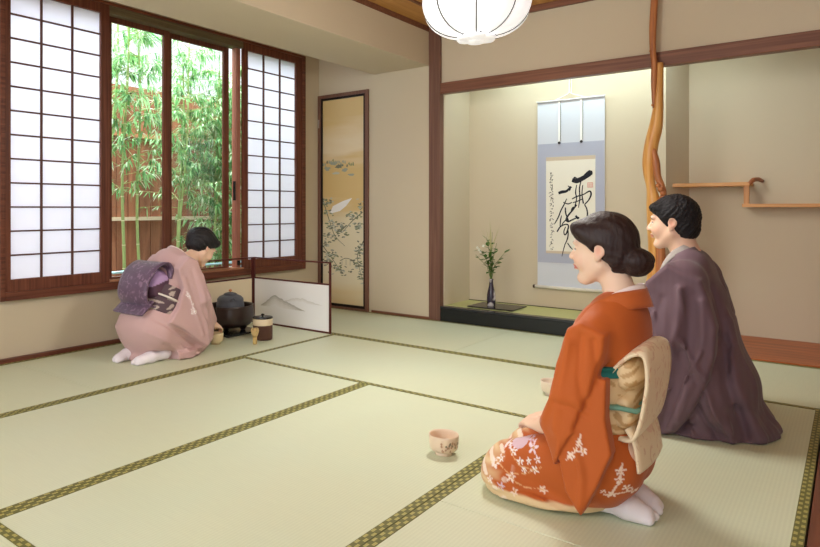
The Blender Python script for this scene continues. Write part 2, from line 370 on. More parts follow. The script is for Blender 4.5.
# distant hills, snow mountain, pines, bridge
for (px,py,rx,rz,m_) in [(328,168,.05,.03,1),(334,163,.06,.03,1),(340,166,.06,.035,0),(346,170,.05,.03,1),(352,175,.04,.02,1),(337,173,.06,.02,2)]:
    blob(ink,dx(px),dz(py),rx*.75,rz*.6,m_,n=14,jit=.35)
for px in range(324,356,2): blob(ink,dx(px),dz(160+abs(px-336)*.35+rnd.uniform(-2,2)),.009,.016,rnd.choice([0,4,1]))
ink.add([(dx(330),yk,dz(214)),(dx(334),yk,dz(206)),(dx(344),yk,dz(201)),(dx(353),yk,dz(198)),(dx(347),yk,dz(206)),(dx(341),yk,dz(211))],[(0,1,2,3,4,5)],3)
for (cx_,cy_,rw,rh,n_) in [(326,202,8,5,26),(329,212,7,3,18),(334,225,9,5,34),(340,232,11,4,34),(330,236,7,4,22),(353,216,8,4,30),(358,226,6,4,22),(345,226,5,4,16),(331,255,9,4,30),(328,262,6,5,20),(338,268,9,4,28),(345,273,6,3,14),(360,250,5,8,34),(358,262,6,5,24),(362,275,3,8,16),(326,245,4,4,14),(361,205,3,5,12)]:
    for k in range(n_):
        px=cx_+rnd.gauss(0,rw*.5); py=cy_+rnd.gauss(0,rh*.55)
        if 323.5<px<363.5: blob(ink,dx(px),dz(py),rnd.uniform(.010,.022),rnd.uniform(.004,.009),rnd.choice([0,0,1,2,4]),ang=rnd.uniform(-.4,.4),n=7)
for pts in ([(323,198),(330,220),(336,236),(346,246)],[(323,246),(332,258),(344,274)],[(363,212),(352,222),(344,232)],[(364,240),(358,256),(363,278)]):
    stroke(ink,[(dx(x),dz(y)) for x,y in pts],[.012,.009,.007,.003][:len(pts)] if len(pts)==4 else [.011,.008,.004],0,yk-.0002)
stroke(ink,[(dx(341),dz(261)),(dx(347),dz(258)),(dx(355),dz(260))],[.006,.006,.006],0,yk-.0003)
for px in (343,347,351): stroke(ink,[(dx(px),dz(259)),(dx(px),dz(265))],[.004,.004],0,yk-.0003)
ink.build('landscape_painting',[mat('ink_grey',(118,120,102),.7),mat('ink_pale',(158,162,146),.7),mat('ink_mist',(190,192,176),.7),mat('snow_white',(242,240,236),.7),mat('ink_green',(132,140,104),.7)],dr)

# ------------------------------------------------------------------ hanging scroll
sc=thing('hanging_scroll','tall hanging scroll with bold black calligraphy on a pale blue mounting in the alcove','hanging scroll',(-1.76,5.20,.29))
x0,x1=-2.03,-1.497; ys=5.203
MB().box(x0,x1,ys-.002,ys,.292,1.805).build('mounting',mat('mounting_silk_light',(208,212,222),.75,bump=(400,.1)),sc)
MB().box(x0+.004,x1-.004,ys-.004,ys-.0021,.492,1.462).build('silk_band',mat('mounting_silk_blue',(176,180,198),.75,bump=(400,.1)),sc)
px0,px1,pz0,pz1=-1.957,-1.566,.568,1.352
MB().box(px0,px1,ys-.006,ys-.0041,pz0,pz1).build('calligraphy_paper',mat('ivory_paper',(236,232,218),.8),sc)
bz=mat('beige_brocade',(206,190,168),.7)
for u_,v_ in ((pz1-.03,pz1),(pz0,pz0+.02)): MB().box(px0,px1,ys-.0065,ys-.0061,u_,v_).build('brocade_strip',bz,sc)
MB().tube([(x0-.018,ys-.012,.29),(x1+.018,ys-.012,.29)],.013,16).build('roller',mat('ivory_roller',(222,216,204),.5),sc,smooth=True)
rk=mat('roller_knob_dark',(80,62,50),.5)
for u_ in (x0-.024,x1+.024): MB().tube([(u_-.008,ys-.012,.29),(u_+.008,ys-.012,.29)],.014,16).build('roller_knob',rk,sc,smooth=True)
MB().tube([(x0-.005,ys-.008,1.808),(x1+.005,ys-.008,1.808)],.007,10).build('top_rod',mat('pale_rod',(228,228,230),.5),sc,smooth=True)
xm=(x0+x1)/2
MB().tube([(xm-.12,ys-.008,1.812),(xm-.02,ys-.01,1.85),(xm,ys-.01,1.865),(xm+.02,ys-.01,1.85),(xm+.12,ys-.008,1.812)],.0035,6).tube([(xm-.004,ys-.01,1.86),(xm-.004,ys-.005,2.3)],.003,6).tube([(xm+.014,ys-.01,1.86),(xm+.014,ys-.005,2.3)],.003,6).build('cord',M['white'],sc)
for rx in (xm-.085,xm+.09):
    r=MB(); r.box(rx-.009,rx+.009,ys-.0065,ys-.0042,1.475,1.80)
    ro=r.build('ribbon',mat('white_ribbon',(240,240,236),.7),sc)
dt=mat('dark_tassel',(46,42,44),.6)
for rx in (xm-.085,xm+.09): MB().box(rx+.009,rx+.0115,ys-.007,ys-.0042,1.475,1.80).lathe([(0.004,0),(.011,.004),(.012,.012),(.004,.02)],(rx,ys-.008,1.455),12).build('ribbon_weight',dt,sc)
cal=MB(); yc=ys-.0068
def cx2(zx,zy): return (-1.957+(zx-85)*(.391/280), 1.342-(zy-95)/5.475*.00882*1.0)
ST=[([(236,208),(262,212),(290,203),(336,180)],[16,24,22,20]),([(240,212),(250,196),(262,200)],[6,8,4]),([(300,196),(336,172),(340,186)],[14,22,12]),
 ([(158,272),(180,266),(205,262),(232,240)],[13,15,12,10]),([(212,236),(226,246),(222,262)],[3,7,3]),
 ([(286,214),(278,250),(280,300),(272,345)],[5,6,6,3]),([(262,232),(256,270),(262,300),(250,345)],[4,6,5,5]),([(296,234),(292,280),(300,325)],[4,5,7]),
 ([(236,302),(262,290),(300,280),(334,264),(342,280),(330,306),(306,330)],[5,6,5,7,8,6,5]),
 ([(240,320),(270,312),(298,300)],[4,5,4]),([(306,330),(318,350),(322,380),(314,408),(300,400)],[5,6,7,7,4]),
 ([(262,330),(240,356),(214,384),(204,404),(214,414),(240,404),(268,392)],[7,8,8,9,8,7,5]),([(256,384),(268,396),(276,392)],[9,12,6]),
 ([(206,300),(190,330),(172,360),(158,392),(140,420),(134,428)],[4,6,6,6,5,3]),([(186,318),(214,326),(236,318)],[4,6,4]),
 ([(198,344),(200,372),(210,396),(216,412)],[6,7,6,7]),([(176,384),(170,410),(168,440)],[4,6,5]),([(150,466),(170,440),(200,428),(216,436),(206,470),(194,480),(190,462),(200,440)],[7,6,6,7,7,6,5,4]),
 ([(212,448),(214,480),(208,505),(196,528)],[6,6,6,4]),([(228,372),(236,350),(246,340)],[4,6,4]),([(204,404),(186,420),(176,436)],[6,5,4]),
 ([(196,528),(186,560),(178,590)],[5,4,2]),([(210,520),(226,540),(240,552)],[4,6,3])]
kk=.391/280
for pts,ws in ST: stroke(cal,[cx2(*p) for p in pts],[v*kk*1.2 for v in ws],0,yc)
r2=random.Random(9)
for y in range(168,560,12):                                        # slim column of small brushed signature characters
    for k in range(3 if y<330 else 2):
        xa=118+r2.uniform(-9,9); ya=y+r2.uniform(-4,4); xb=xa+r2.uniform(-11,11); yb=ya+r2.uniform(2,9)
        stroke(cal,[cx2(xa,ya),cx2((xa+xb)/2+2,(ya+yb)/2),cx2(xb,yb)],[2.6*kk,3.6*kk,1.5*kk],0,yc)
cal.build('brush_writing',mat('sumi_ink',(24,26,36),.7),sc)
sl=MB()
for (a,b_,c_,d) in ((322,352,222,225),(322,352,243,246),(322,325,222,246),(349,352,222,246),(330,333,226,243),(340,343,226,243),(325,349,233,235)):
    p=cx2(a,c_); q=cx2(b_,d); sl.box(p[0],q[0],yc-.0004,yc,q[1],p[1])
sl.build('red_seal',mat('vermilion_seal',(226,150,138),.7),sc)

# ------------------------------------------------------------------ tray, vase with flowers
ty=thing('black_tray','flat black lacquer board under the flower vase in the alcove','tray',(-2.27,4.945,.122))
MB().box(-2.465,-2.075,4.80,5.088,.126,.134).build('board',M['black'],ty,bevel=.002)
for x in (-2.43,-2.11):
    for y in (4.83,5.05): MB().box(x-.012,x+.012,y-.012,y+.012,.1225,.126).build('foot',M['black'],ty)
va=thing('flower_vase','slim dark bottle vase with white flowers and green leaves in the alcove','vase',(-2.30,4.90,.134))
def vwob(a,z): return 1+.06*math.cos(2*a)
vm=bpy.data.materials.new('dark_vase_white_splash'); vm.use_nodes=True; nt=vm.node_tree; b=nt.nodes['Principled BSDF']; N=nt.nodes.new; Lk=nt.links.new
tc=N('ShaderNodeTexCoord'); wv=N('ShaderNodeTexNoise'); wv.inputs['Scale'].default_value=9; Lk(tc.outputs['Object'],wv.inputs['Vector'])
cr=N('ShaderNodeValToRGB'); cr.color_ramp.elements[0].position=.5; cr.color_ramp.elements[1].position=.56; cr.color_ramp.elements[0].color=s2l((46,38,54)); cr.color_ramp.elements[1].color=s2l((214,206,204))
Lk(wv.outputs['Fac'],cr.inputs[0])
Lk(cr.outputs[0],b.inputs['Base Color']); b.inputs['Roughness'].default_value=.25
MB().lathe([(.024,0),(.031,.004),(.034,.05),(.033,.09),(.027,.125),(.019,.16),(.015,.19),(.014,.21),(.018,.222),(.014,.224),(.011,.20)],(-2.30,4.90,.134),28,wob=vwob).build('vase_body',vm,va,smooth=True)
rf=random.Random(3); base=Vector((-2.30,4.90,.34)); leaf=MB(); stem=MB(); tips=[]
def leafblade(mb,p,d,L,W,m=0,up=Vector((0,0,1)),curl=.15):
    d=d.normalized(); s_=d.cross(up); 
    if s_.length<.05: s_=d.orthogonal()
    s_.normalize(); n=s_.cross(d)
    q=[p,p+d*L*.3+s_*W*.5-n*0,p+d*L*.65+s_*W*.38-n*L*curl*.5,p+d*L-n*L*curl,p+d*L*.65-s_*W*.38-n*L*curl*.5,p+d*L*.3-s_*W*.5]
    mb.add(q,[(0,1,2,5),(5,2,4),(2,3,4)] if False else [(0,1,5),(1,2,4,5),(2,3,4)],m)
for k,(ax,ay,hh) in enumerate([(-.11,.0,.27),(-.05,.02,.36),(.01,.0,.40),(.05,-.02,.28),(.12,.02,.25),(.08,.03,.20),(-.13,-.02,.21),(.0,-.04,.24),(-.04,-.03,.2),(.03,.04,.31)]):
    e_=base+Vector((ax,ay,hh)); mid=base+Vector((ax*.25,ay*.3,hh*.55)); pts=[base-Vector((0,0,.06)),base,mid,e_]
    stem.tube(pts,[.003,.003,.0022,.0012],6); tips.append(e_)
    nl=9 if k not in (2,) else 3
    for j in range(nl):
        t_=rf.uniform(.25,1); p=base.lerp(mid,t_*2) if t_<.5 else mid.lerp(e_,t_*2-1)
        d=Vector((rf.uniform(-1,1),rf.uniform(-1,1),rf.uniform(-.2,.8)))
        leafblade(leaf,p,d,rf.uniform(.04,.068),rf.uniform(.024,.038),0)
stem.build('stem',mat('flower_stem',(86,108,52),.6),va,smooth=True)
leaf.build('foliage',mat('flower_leaf',(74,112,46),.55,var=(20,.3)),va)
gr=MB()
for k in range(9):
    a=rf.uniform(0,2*PI); leafblade(gr,base+Vector((0,0,.22)),Vector((.25*math.cos(a),.25*math.sin(a),1)),rf.uniform(.22,.33),.004,0)
gr.build('grass_blades',mat('pale_grass',(178,176,120),.7),va)
for p in (base+Vector((-.115,-.01,.27)),base+Vector((-.085,-.04,.255)),base+Vector((-.10,.02,.235)),base+Vector((-.065,.0,.285))):
    fl=MB()
    for r_ in range(2):
        for j in range(7):
            a=2*PI*j/7+r_*.4; d=Vector((math.cos(a),-.6,math.sin(a))) if r_==0 else Vector((math.cos(a)*.6,-1,math.sin(a)*.6))
            leafblade(fl,p,d,.017-.004*r_,.010,0,up=Vector((0,1,0)))
    fl.build('white_flower',mat('petal_white',(245,245,235),.6),va)

# ------------------------------------------------------------------ natural wooden alcove post
po=thing('alcove_post','gnarled honey coloured natural tree trunk post between the alcove and the shelves','wooden post',(-1.03,4.7,0))
upper=[(-1.045,-1.012,ZC),(-1.049,-1.005,2.322),(-1.058,-1.013,2.144),(-1.055,-1.016,1.990),(-1.046,-1.008,1.895),(-1.048,-1.012,1.78),(-1.044,-1.016,1.68),(-1.038,-1.02,1.6)]
lower=[(-1.021,-0.976,1.90),(-1.024,-0.976,1.792),(-1.037,-0.976,1.660),(-1.043,-0.976,1.587),(-1.067,-0.982,1.468),(-1.092,-1.006,1.362),(-1.105,-1.018,1.248),(-1.098,-1.03,1.159),(-1.080,-1.02,1.071),(-1.080,-0.99,0.957),(-1.074,-0.985,0.788),(-1.067,-0.988,0.586),(-1.080,-0.988,0.451),(-1.105,-0.994,0.314),(-1.124,-0.990,0.0)]
twist=[(-1.06,-1.03,1.36),(-1.04,-.995,1.25),(-1.03,-.985,1.15),(-1.0,-.962,1.08),(-.985,-.952,1.03),(-1.02,-.955,.95),(-1.03,-.965,.8),(-1.02,-.958,.6),(-1.03,-.955,.35),(-1.05,-.955,.0)]
MW={'honey':wood('honey_wood',(196,132,62),(226,176,104),'z',rough=.35,fine=40),'red':wood('reddish_bark',(146,84,50),(200,132,82),'z',rough=.4,fine=60)}
def strand(data,y,name,m,sub=6,rip=.08):
    pts=[];rs=[];n=len(data)
    for i in range(n-1):
        for k in range(sub):
            t=k/sub; P=[data[max(0,min(n-1,j))] for j in (i-1,i,i+1,i+2)]
            v=[.5*((2*P[1][d])+(-P[0][d]+P[2][d])*t+(2*P[0][d]-5*P[1][d]+4*P[2][d]-P[3][d])*t*t+(-P[0][d]+3*P[1][d]-3*P[2][d]+P[3][d])*t**3) for d in (0,1,2)]
            pts.append(((v[0]+v[1])/2,y,v[2])); rs.append((v[1]-v[0])/2)
    pts.append(((data[-1][0]+data[-1][1])/2,y,data[-1][2])); rs.append((data[-1][1]-data[-1][0])/2)
    mb=MB(); mb.tube(pts,rs,20)
    return mb.build(name,m,po,smooth=True)
strand(upper,4.665,'upper_stem',MW['red']); strand(lower,4.685,'trunk',MW['honey']); strand(twist,4.665,'twisted_branch',MW['red'])
for (x,z,r) in ((-.985,1.06,.022),(-.972,1.035,.02),(-1.0,1.085,.018),(-1.034,1.62,.010),(-1.05,1.98,.006)):
    MB().lathe([(r*.3,-r),(r*.85,-r*.5),(r,0),(r*.8,r*.5),(r*.3,r)],(x,4.65,z),12).build('knot',MW['red'],po,smooth=True)

# ------------------------------------------------------------------ staggered shelves
sh=thing('wall_shelf','light wooden staggered two level shelf fixed to the wall right of the man','shelf',(-.6,5.4,1.0))
MB().box(-1.055,-.56,5.30,5.519,1.092,1.118).build('upper_board',M['lightwood'],sh,bevel=.002)
MB().box(-.605,.55,5.30,5.519,.942,.966).build('lower_board',M['lightwood'],sh,bevel=.002)
MB().box(-.597,-.565,5.312,5.34,.966,1.092).build('strut',wood('strut_wood',(176,116,66),(204,150,98),'z'),sh,bevel=.002)
MB().tube([(-.562,5.30,1.106),(-.545,5.36,1.135),(-.52,5.42,1.14),(-.505,5.519,1.13)],[.012,.016,.015,.012],10).build('curled_end',wood('end_wood',(140,78,44),(172,104,64),'y'),sh,smooth=True)

# ------------------------------------------------------------------ pendant lamp
LX,LY,LZ=-1.415,2.85,1.925
la=thing('pendant_lamp','round white paper style pendant lamp with thin dark ribs hanging from the ceiling','ceiling lamp',(LX,LY,ZC))
NG=8; OFF=math.radians(26.4)
prof=[]
for k in range(25):
    a=-PI/2+PI*k/24; r=.262*(abs(math.cos(a))**.72); prof.append((max(r,.03),.165*math.sin(a)*(1 if a<0 else 1.0)))
def gore(a,z): return 1-.045*abs(math.cos(NG*(a-OFF)/2))**6
MB().lathe(prof,(LX,LY,LZ),144,wob=gore).build('shade',M['lamp'],la,smooth=True)
for k in range(NG):
    a=2*PI*k/NG+OFF; 
    pts=[(LX+math.cos(a)*(r*(1-.045)+.003),LY+math.sin(a)*(r*(1-.045)+.003),LZ+z) for r,z in prof[1:-1]]
    MB().tube(pts,.0030,6).build('rib',mat('rib_dark',(90,86,84),.5) if k==0 else bpy.data.materials['rib_dark'],la)
fm=MB()
def petal(a,r0=.085):
    fm.lathe([(.012,-.012),(.038,-.010),(.046,-.002),(.038,.008)],(LX+math.cos(a)*r0*.62,LY+math.sin(a)*r0*.62,LZ-.170),16)
for k in range(6): petal(2*PI*k/6)
fm.lathe([(.01,-.022),(.03,-.02),(.045,-.006),(.03,.01)],(LX,LY,LZ-.168),20)
fm.build('bottom_cap',M['lamp2'],la,smooth=True)
for a in (.2,1.2,2.3,3.3,4.4,5.4): MB().lathe([(.002,-.008),(.006,-.004),(.006,.006)],(LX+math.cos(a)*.088,LY+math.sin(a)*.088,LZ-.158),8).build('screw',M['blackm'],la)
MB().tube([(LX,LY,LZ+.16),(LX,LY,ZC-.02)],.005,8).build('cord',M['black'],la)
MB().lathe([(.05,-.03),(.055,-.005),(.055,0)],(LX,LY,ZC),24).build('ceiling_rose',M['white'],la,smooth=True)

# ------------------------------------------------------------------ low folding screen
fs=thing('folding_screen','low two panel folding screen with ink mountains, set behind the tea utensils','folding screen',(-3.83,3.70,0))
cxs,cys=-3.838,3.70; xe=-3.008; ye=2.93; RW=.011
dl=M['sc']=mat('screen_lacquer',(84,36,32),.35,.4)
def spanel(p,q,name):
    v=Vector((q[0]-p[0],q[1]-p[1],0)); L=v.length; v.normalize(); n=Vector((-v.y,v.x,0))
    def bar(a0,a1,z0,z1,th=RW,mb=None):
        vs=[]
        for z in (z0,z1):
            for (a,s_) in ((a0,-1),(a1,-1),(a1,1),(a0,1)): vs.append((p[0]+v.x*a+n.x*s_*th/2,p[1]+v.y*a+n.y*s_*th/2,z))
        mb.hexa(vs[:4],vs[4:])
    f=MB(); g=.006
    bar(g,g+.014,0,.535,.016,f); bar(L-g-.014,L-g,0,.535,.016,f); bar(g,L-g,.523,.535,.014,f); bar(g+.014,L-g-.014,.360,.372,.012,f); bar(g+.014,L-g-.014,.0,.014,.012,f)
    f.build('frame',dl,fs,bevel=.0015)
    w_=MB(); bar(g+.014,L-g-.014,.014,.360,.006,w_); w_.build('panel',mat('screen_paper_'+name,(240,240,240) if name=='white' else (240,226,196),.8),fs)
spanel((cxs,cys),(xe,cys),'white'); spanel((cxs,ye),(cxs,cys),'cream')
mtn=MB(); yk2=cys-.0045
def mount(pts,m,base_):
    n=len(pts)
    vs=[(x,yk2-.0002*m,z) for x,z in pts]+[(x,yk2-.0002*m,base_-abs(i-n/2)*-.0) for i,(x,z) in enumerate(pts)]
    mtn.add(vs,[(i,i+1,n+i+1,n+i) for i in range(n-1)],m)
rr=random.Random(4)
def sx(px): return -3.838+(px-252)/78*.83
def ridge(px0,px1,peak,h,zb,m,th):
    pts=[]
    for k in range(31):
        t=k/30; px=px0+(px1-px0)*t; e_=1-abs((px-peak)/((peak-px0) if px<peak else (px1-peak)))
        pts.append((sx(px),zb+h*(e_**1.1)+rr.uniform(-.004,.004)*e_*2))
    for j in range(5-m):
        q0=[(x,max(zb,z-th*j)) for x,z in pts]; q1=[(x,max(zb-.001,z-th*(j+1))) for x,z in pts]; yy=yk2-.0004*m
        mtn.add([(x,yy,z) for x,z in q0]+[(x,yy,z) for x,z in q1],[(i,i+1,31+i+1,31+i) for i in range(30)],m+j)
ridge(284,322,299,.040,.205,2,.008); ridge(260,306,275,.100,.145,0,.014)
mtn.build('ink_mountains',[mat('mist_a',(190,188,182),.8),mat('mist_b',(208,206,200),.8),mat('mist_c',(222,221,217),.8),mat('mist_d',(230,229,226),.8),mat('mist_e',(235,234,232),.8)],fs)

# ------------------------------------------------------------------ tea utensils
BX,BY=-3.65,3.28
br=thing('brazier','large dark bronze charcoal brazier holding the iron kettle','brazier',(BX,BY,.0))
bb=MB(); bb.box(BX-.19,BX+.17,BY-.17,BY+.17,.004,.018); 
bs=thing('brazier_board','black lacquered square board under the brazier','board',(BX,BY,0))
bb.build('board_top',M['black'],bs,bevel=.003)
for a,b_ in ((-.17,-.15),(.14,.14),(-.17,.14),(.14,-.15)): MB().box(BX+a-.012,BX+a+.012,BY+b_-.012,BY+b_+.012,.0005,.0042).build('foot',M['black'],bs)
def lathe_cut(prof,thick,cut,n=72):
    """open bowl wall with a notch cut where cut(angle,z) is true"""
    mb=MB(); 
    outer=prof; inner=[(r-thick,z) for r,z in prof]
    idx={}
    for side,pf in ((0,outer),(1,inner)):
        for i,(r,z) in enumerate(pf):
            for k in range(n):
                a=2*PI*k/n; idx[(side,i,k)]=len(mb.v); mb.v.append((BX+r*math.cos(a),BY+r*math.sin(a),z))
    L=len(prof); keep=[[not cut(2*PI*(k+.5)/n,(prof[i][1]+prof[i+1][1])/2) for k in range(n)] for i in range(L-1)]
    def q(a,b,c_,d): mb.f.append([a,b,c_,d]); mb.m.append(0); mb.uv.append(None)
    for i in range(L-1):
        for k in range(n):
            if not keep[i][k]: continue
            k2=(k+1)%n; I=idx
            q(I[0,i,k],I[0,i,k2],I[0,i+1,k2],I[0,i+1,k]); q(I[1,i+1,k],I[1,i+1,k2],I[1,i,k2],I[1,i,k])
            if i==L-2 or not keep[i+1][k]: q(I[0,i+1,k],I[0,i+1,k2],I[1,i+1,k2],I[1,i+1,k])
            if i==0 or not keep[i-1][k]: q(I[0,i,k2],I[0,i,k],I[1,i,k],I[1,i,k2])
            if not keep[i][(k-1)%n]: q(I[0,i,k],I[0,i+1,k],I[1,i+1,k],I[1,i,k])
            if not keep[i][k2]: q(I[0,i+1,k2],I[0,i,k2],I[1,i,k2],I[1,i+1,k2])
    return mb
def cutf(a,z):
    d=(a-math.radians(-112)+PI)%(2*PI)-PI
    return abs(d)<.55 and z>.17-.02*math.cos(d*3)
prof=[(.085,.046),(.125,.050),(.156,.068),(.174,.095),(.180,.13),(.178,.16),(.174,.185),(.173,.198),(.177,.210)]
lathe_cut(prof,.012,cutf).build('brazier_body',M['furo'],br,smooth=True)
MB().lathe([(.144,.10),(.10,.115),(.03,.12)],(BX,BY,0),40,capb=True).build('ash_bed',mat('ash',(120,112,104),.95),br,smooth=True)
for k in range(3):
    a=math.radians(-80+120*k)
    MB().lathe([(.018,.019),(.022,.03),(.030,.045),(.034,.056)],(BX+.095*math.cos(a),BY+.095*math.sin(a),0),16).build('leg',M['furo'],br,smooth=True)
kt=thing('iron_kettle','dark iron tea kettle with lid sitting in the brazier','kettle',(BX,BY,.12))
MB().lathe([(.05,.125),(.088,.135),(.102,.16),(.106,.19),(.104,.222),(.098,.238),(.100,.245),(.097,.256),(.082,.272),(.062,.281),(.052,.282),(.052,.286)],(BX,BY,0),48).build('kettle_body',M['kettle'],kt,smooth=True)
ld=MB().lathe([(.05,.287),(.051,.290),(.04,.296),(.02,.301),(.008,.302)],(BX,BY,0),32).build('lid',M['kettle'],kt,smooth=True)
MB().lathe([(.005,.300),(.007,.306),(.013,.313),(.012,.320),(.004,.325)],(BX,BY,0),16).build('lid_knob',mat('copper_knob',(206,140,100),.35,metal=.5),ld,smooth=True)
for s_ in (-1,1):
    a=math.radians(-30 if s_>0 else 150); p=Vector((BX+.10*math.cos(a),BY+.10*math.sin(a),.243)); tdir=Vector((-math.sin(a),math.cos(a),0))
    MB().tube([p-tdir*.016,p-tdir*.014+Vector((0,0,.016)),p+Vector((0,0,.024)),p+tdir*.014+Vector((0,0,.016)),p+tdir*.016],.005,8).build('lug',M['kettle'],kt,smooth=True)
jx,jy=-3.275,3.25
ja=thing('water_jar','small cylindrical water jar, brown below and cream above, black lid, before the folding screen','jar',(jx,jy,0))
MB().lathe([(.062,.0),(.068,.003),(.070,.02),(.071,.105)],(jx,jy,0),40,capt=False).build('jar_body',mat('brown_glaze',(88,58,48),.5,var=(30,.1)),ja,smooth=True)
MB().lathe([(.0712,.105),(.0712,.150),(.068,.152)],(jx,jy,0),40,capb=False,capt=False).build('cream_band',M['cream'],ja,smooth=True)
ld=MB().lathe([(.072,.151),(.073,.156),(.070,.160),(.01,.161)],(jx,jy,0),40).build('lid',M['black'],ja,smooth=True)
MB().lathe([(.006,.161),(.007,.168),(.013,.174),(.011,.180),(.003,.183)],(jx,jy,0),16).build('lid_knob',M['black'],ld,smooth=True)
wx,wy=-3.20,3.10
wh=thing('tea_whisk','pale bamboo tea whisk standing upright in front of the jar','tea whisk',(wx,wy,0))
MB().lathe([(.015,0),(.0155,.045),(.014,.050)],(wx,wy,0),20).build('handle',mat('bamboo_pale',(216,184,120),.5),wh,smooth=True)
ti=MB()
for k in range(36):
    a=2*PI*k/36; ca,sa=math.cos(a),math.sin(a)
    ti.tube([(wx+r*ca,wy+r*sa,z) for r,z in ((.013,.048),(.020,.066),(.027,.090),(.025,.104),(.020,.110))],[.0018,.0018,.0015,.001,.0008],4)
ti.lathe([(.004,.05),(.008,.08),(.006,.108)],(wx,wy,0),12)
ti.build('tines',mat('bamboo_tines',(226,198,140),.5),wh,smooth=True)
tg=MB(); tg.tube([(wx+.0158*math.cos(a),wy+.0158*math.sin(a),.05) for a in np.linspace(0,2*PI,24)],.0012,5); tg.build('thread',mat('dark_thread',(120,84,50),.7),wh)
def bowl(cx_,cy_,R_,h_,name,label,m,mpat=None):
    t=thing('tea_bowl',label,'tea bowl',(cx_,cy_,0))
    prof=[(.034*R_/.06,0),(.035*R_/.06,.008),(.032*R_/.06,.010),(.048*R_/.06,.016),(.056*R_/.06,h_*.35),(R_*.985,h_*.6),(R_,h_*.9),(R_*1.01,h_),(R_*.97,h_*1.005),(R_*.93,h_*.9),(R_*.90,h_*.5),(R_*.70,h_*.25),(R_*.3,h_*.2)]
    MB().lathe(prof,(cx_,cy_,0),44,wob=lambda a,z:1+.012*math.sin(2*a+1)+.008*math.sin(5*a)).build('bowl_body',m,t,smooth=True)
    if mpat:
        g=MB(); rg=random.Random(2)
        for k in range(26):
            a=math.radians(rg.uniform(-70,40)); z=h_*rg.uniform(.3,.75); r=R_*1.005
            q=[]
            for j in range(7):
                t_=2*PI*j/7; aa=a+.10*math.cos(t_)*rg.uniform(.5,1); zz=z+.006*math.sin(t_)*rg.uniform(.5,1.2)
                rr_=np.interp(zz,[h_*.1,h_*.35,h_*.6,h_],[.9*R_,.957*R_,R_*1.005,R_*1.025])+.0012
                q.append((cx_+rr_*math.cos(aa),cy_+rr_*math.sin(aa),zz))
            g.add(q,[tuple(range(7))],rg.choice([0,1]))
        g.build('painted_pattern',mpat,t)
    return t
mp_=[mat('glaze_grey_green',(142,130,108),.4),mat('glaze_rust',(186,150,124),.4)]
glz=mat('peach_glaze',(226,204,180),.3,.5,var=(18,.06))
bowl(-1.21,2.165,.055,.076,'a','peach glazed tea bowl with grey pattern alone on the open tatami',glz,mp_)
bowl(-1.17,3.19,.055,.072,'b','pale tea bowl half hidden behind the sleeve of the orange kimono',mat('pink_glaze',(226,210,190),.3,.5,var=(18,.05)))
bowl(-3.41,2.93,.053,.076,'c','cream tea bowl by the hands of the host in pink',mat('cream_bowl_glaze',(226,206,166),.3,.5,var=(18,.08)))
# ------------------------------------------------------------------ sculpting by distance fields (people and cloth)
def A(*v): return np.array(v,dtype=np.float32)
def ell(P,c,r,ry=0):
    p=P-A(*c)
    if ry: ca,sa=math.cos(ry),math.sin(ry); p=np.stack([p[:,0]*ca-p[:,2]*sa,p[:,1],p[:,0]*sa+p[:,2]*ca],1)
    r=A(*r); k0=np.sqrt(((p/r)**2).sum(1)); k1=np.sqrt(((p/(r*r))**2).sum(1))+1e-9
    return k0*(k0-1)/k1
def cone(P,a,b,ra,rb,sy=1):
    a=A(*a);b=A(*b); Q=P
    if sy!=1: s_=A(1,1/sy,1); Q=P*s_; a=a*s_; b=b*s_
    ba=b-a; pa=Q-a; t=np.clip((pa@ba)/(ba@ba),0,1); 
    return np.sqrt(((pa-t[:,None]*ba)**2).sum(1))-(ra+(rb-ra)*t)
def smin(a,b,k):
    h=np.clip(.5+.5*(b-a)/k,0,1); return b+(a-b)*h-k*h*(1-h)
def smax(a,b,k): return -smin(-a,-b,k)
def uni(ds,k):
    d=ds[0]
    for e in ds[1:]: d=smin(d,e,k)
    return d
def pdist(P,pts):
    d=np.full(len(P),1e9,np.float32)
    for a,b in zip(pts[:-1],pts[1:]):
        a=A(*a);b=A(*b);ba=b-a;pa=P-a;t=np.clip((pa@ba)/(ba@ba+1e-9),0,1); d=np.minimum(d,np.sqrt(((pa-t[:,None]*ba)**2).sum(1)))
    return d
def fold(P,pts,amp,w): return amp*np.exp(-(pdist(P,pts)/w)**2)
def fold2(P,pts,amp,w,ax=(0,2)):
    """crease that follows the cloth: measured in the side (x-z) or back (y-z) view only"""
    q=np.zeros_like(P); q[:,0]=P[:,ax[0]]; q[:,1]=P[:,ax[1]]
    return amp*np.exp(-(pdist(q,[(a,b,0) for a,b in pts])/w)**2)
def poly2(q,poly):
    v=np.array(poly,np.float32); n=len(v); d=((q-v[0])**2).sum(1); s=np.ones(len(q),np.float32); j=n-1
    for i in range(n):
        e=v[j]-v[i]; w=q-v[i]; b=w-e*np.clip((w@e)/(e@e),0,1)[:,None]; d=np.minimum(d,(b**2).sum(1))
        c1=q[:,1]>=v[i,1]; c2=q[:,1]<v[j,1]; c3=e[0]*w[:,1]>e[1]*w[:,0]
        s=np.where((c1&c2&c3)|(~c1&~c2&~c3),-s,s); j=i
    return s*np.sqrt(d)
def slab(P,poly,ycen,th,rd):
    """cloth panel lying in the x-z plane; ycen(x,z) gives its middle y"""
    q=P[:,[0,2]]; d2=poly2(q,poly)+rd; w=np.abs(P[:,1]-ycen(q[:,0],q[:,1]))-th+rd
    return np.sqrt(np.maximum(d2,0)**2+np.maximum(w,0)**2)+np.minimum(np.maximum(d2,w),0)-rd
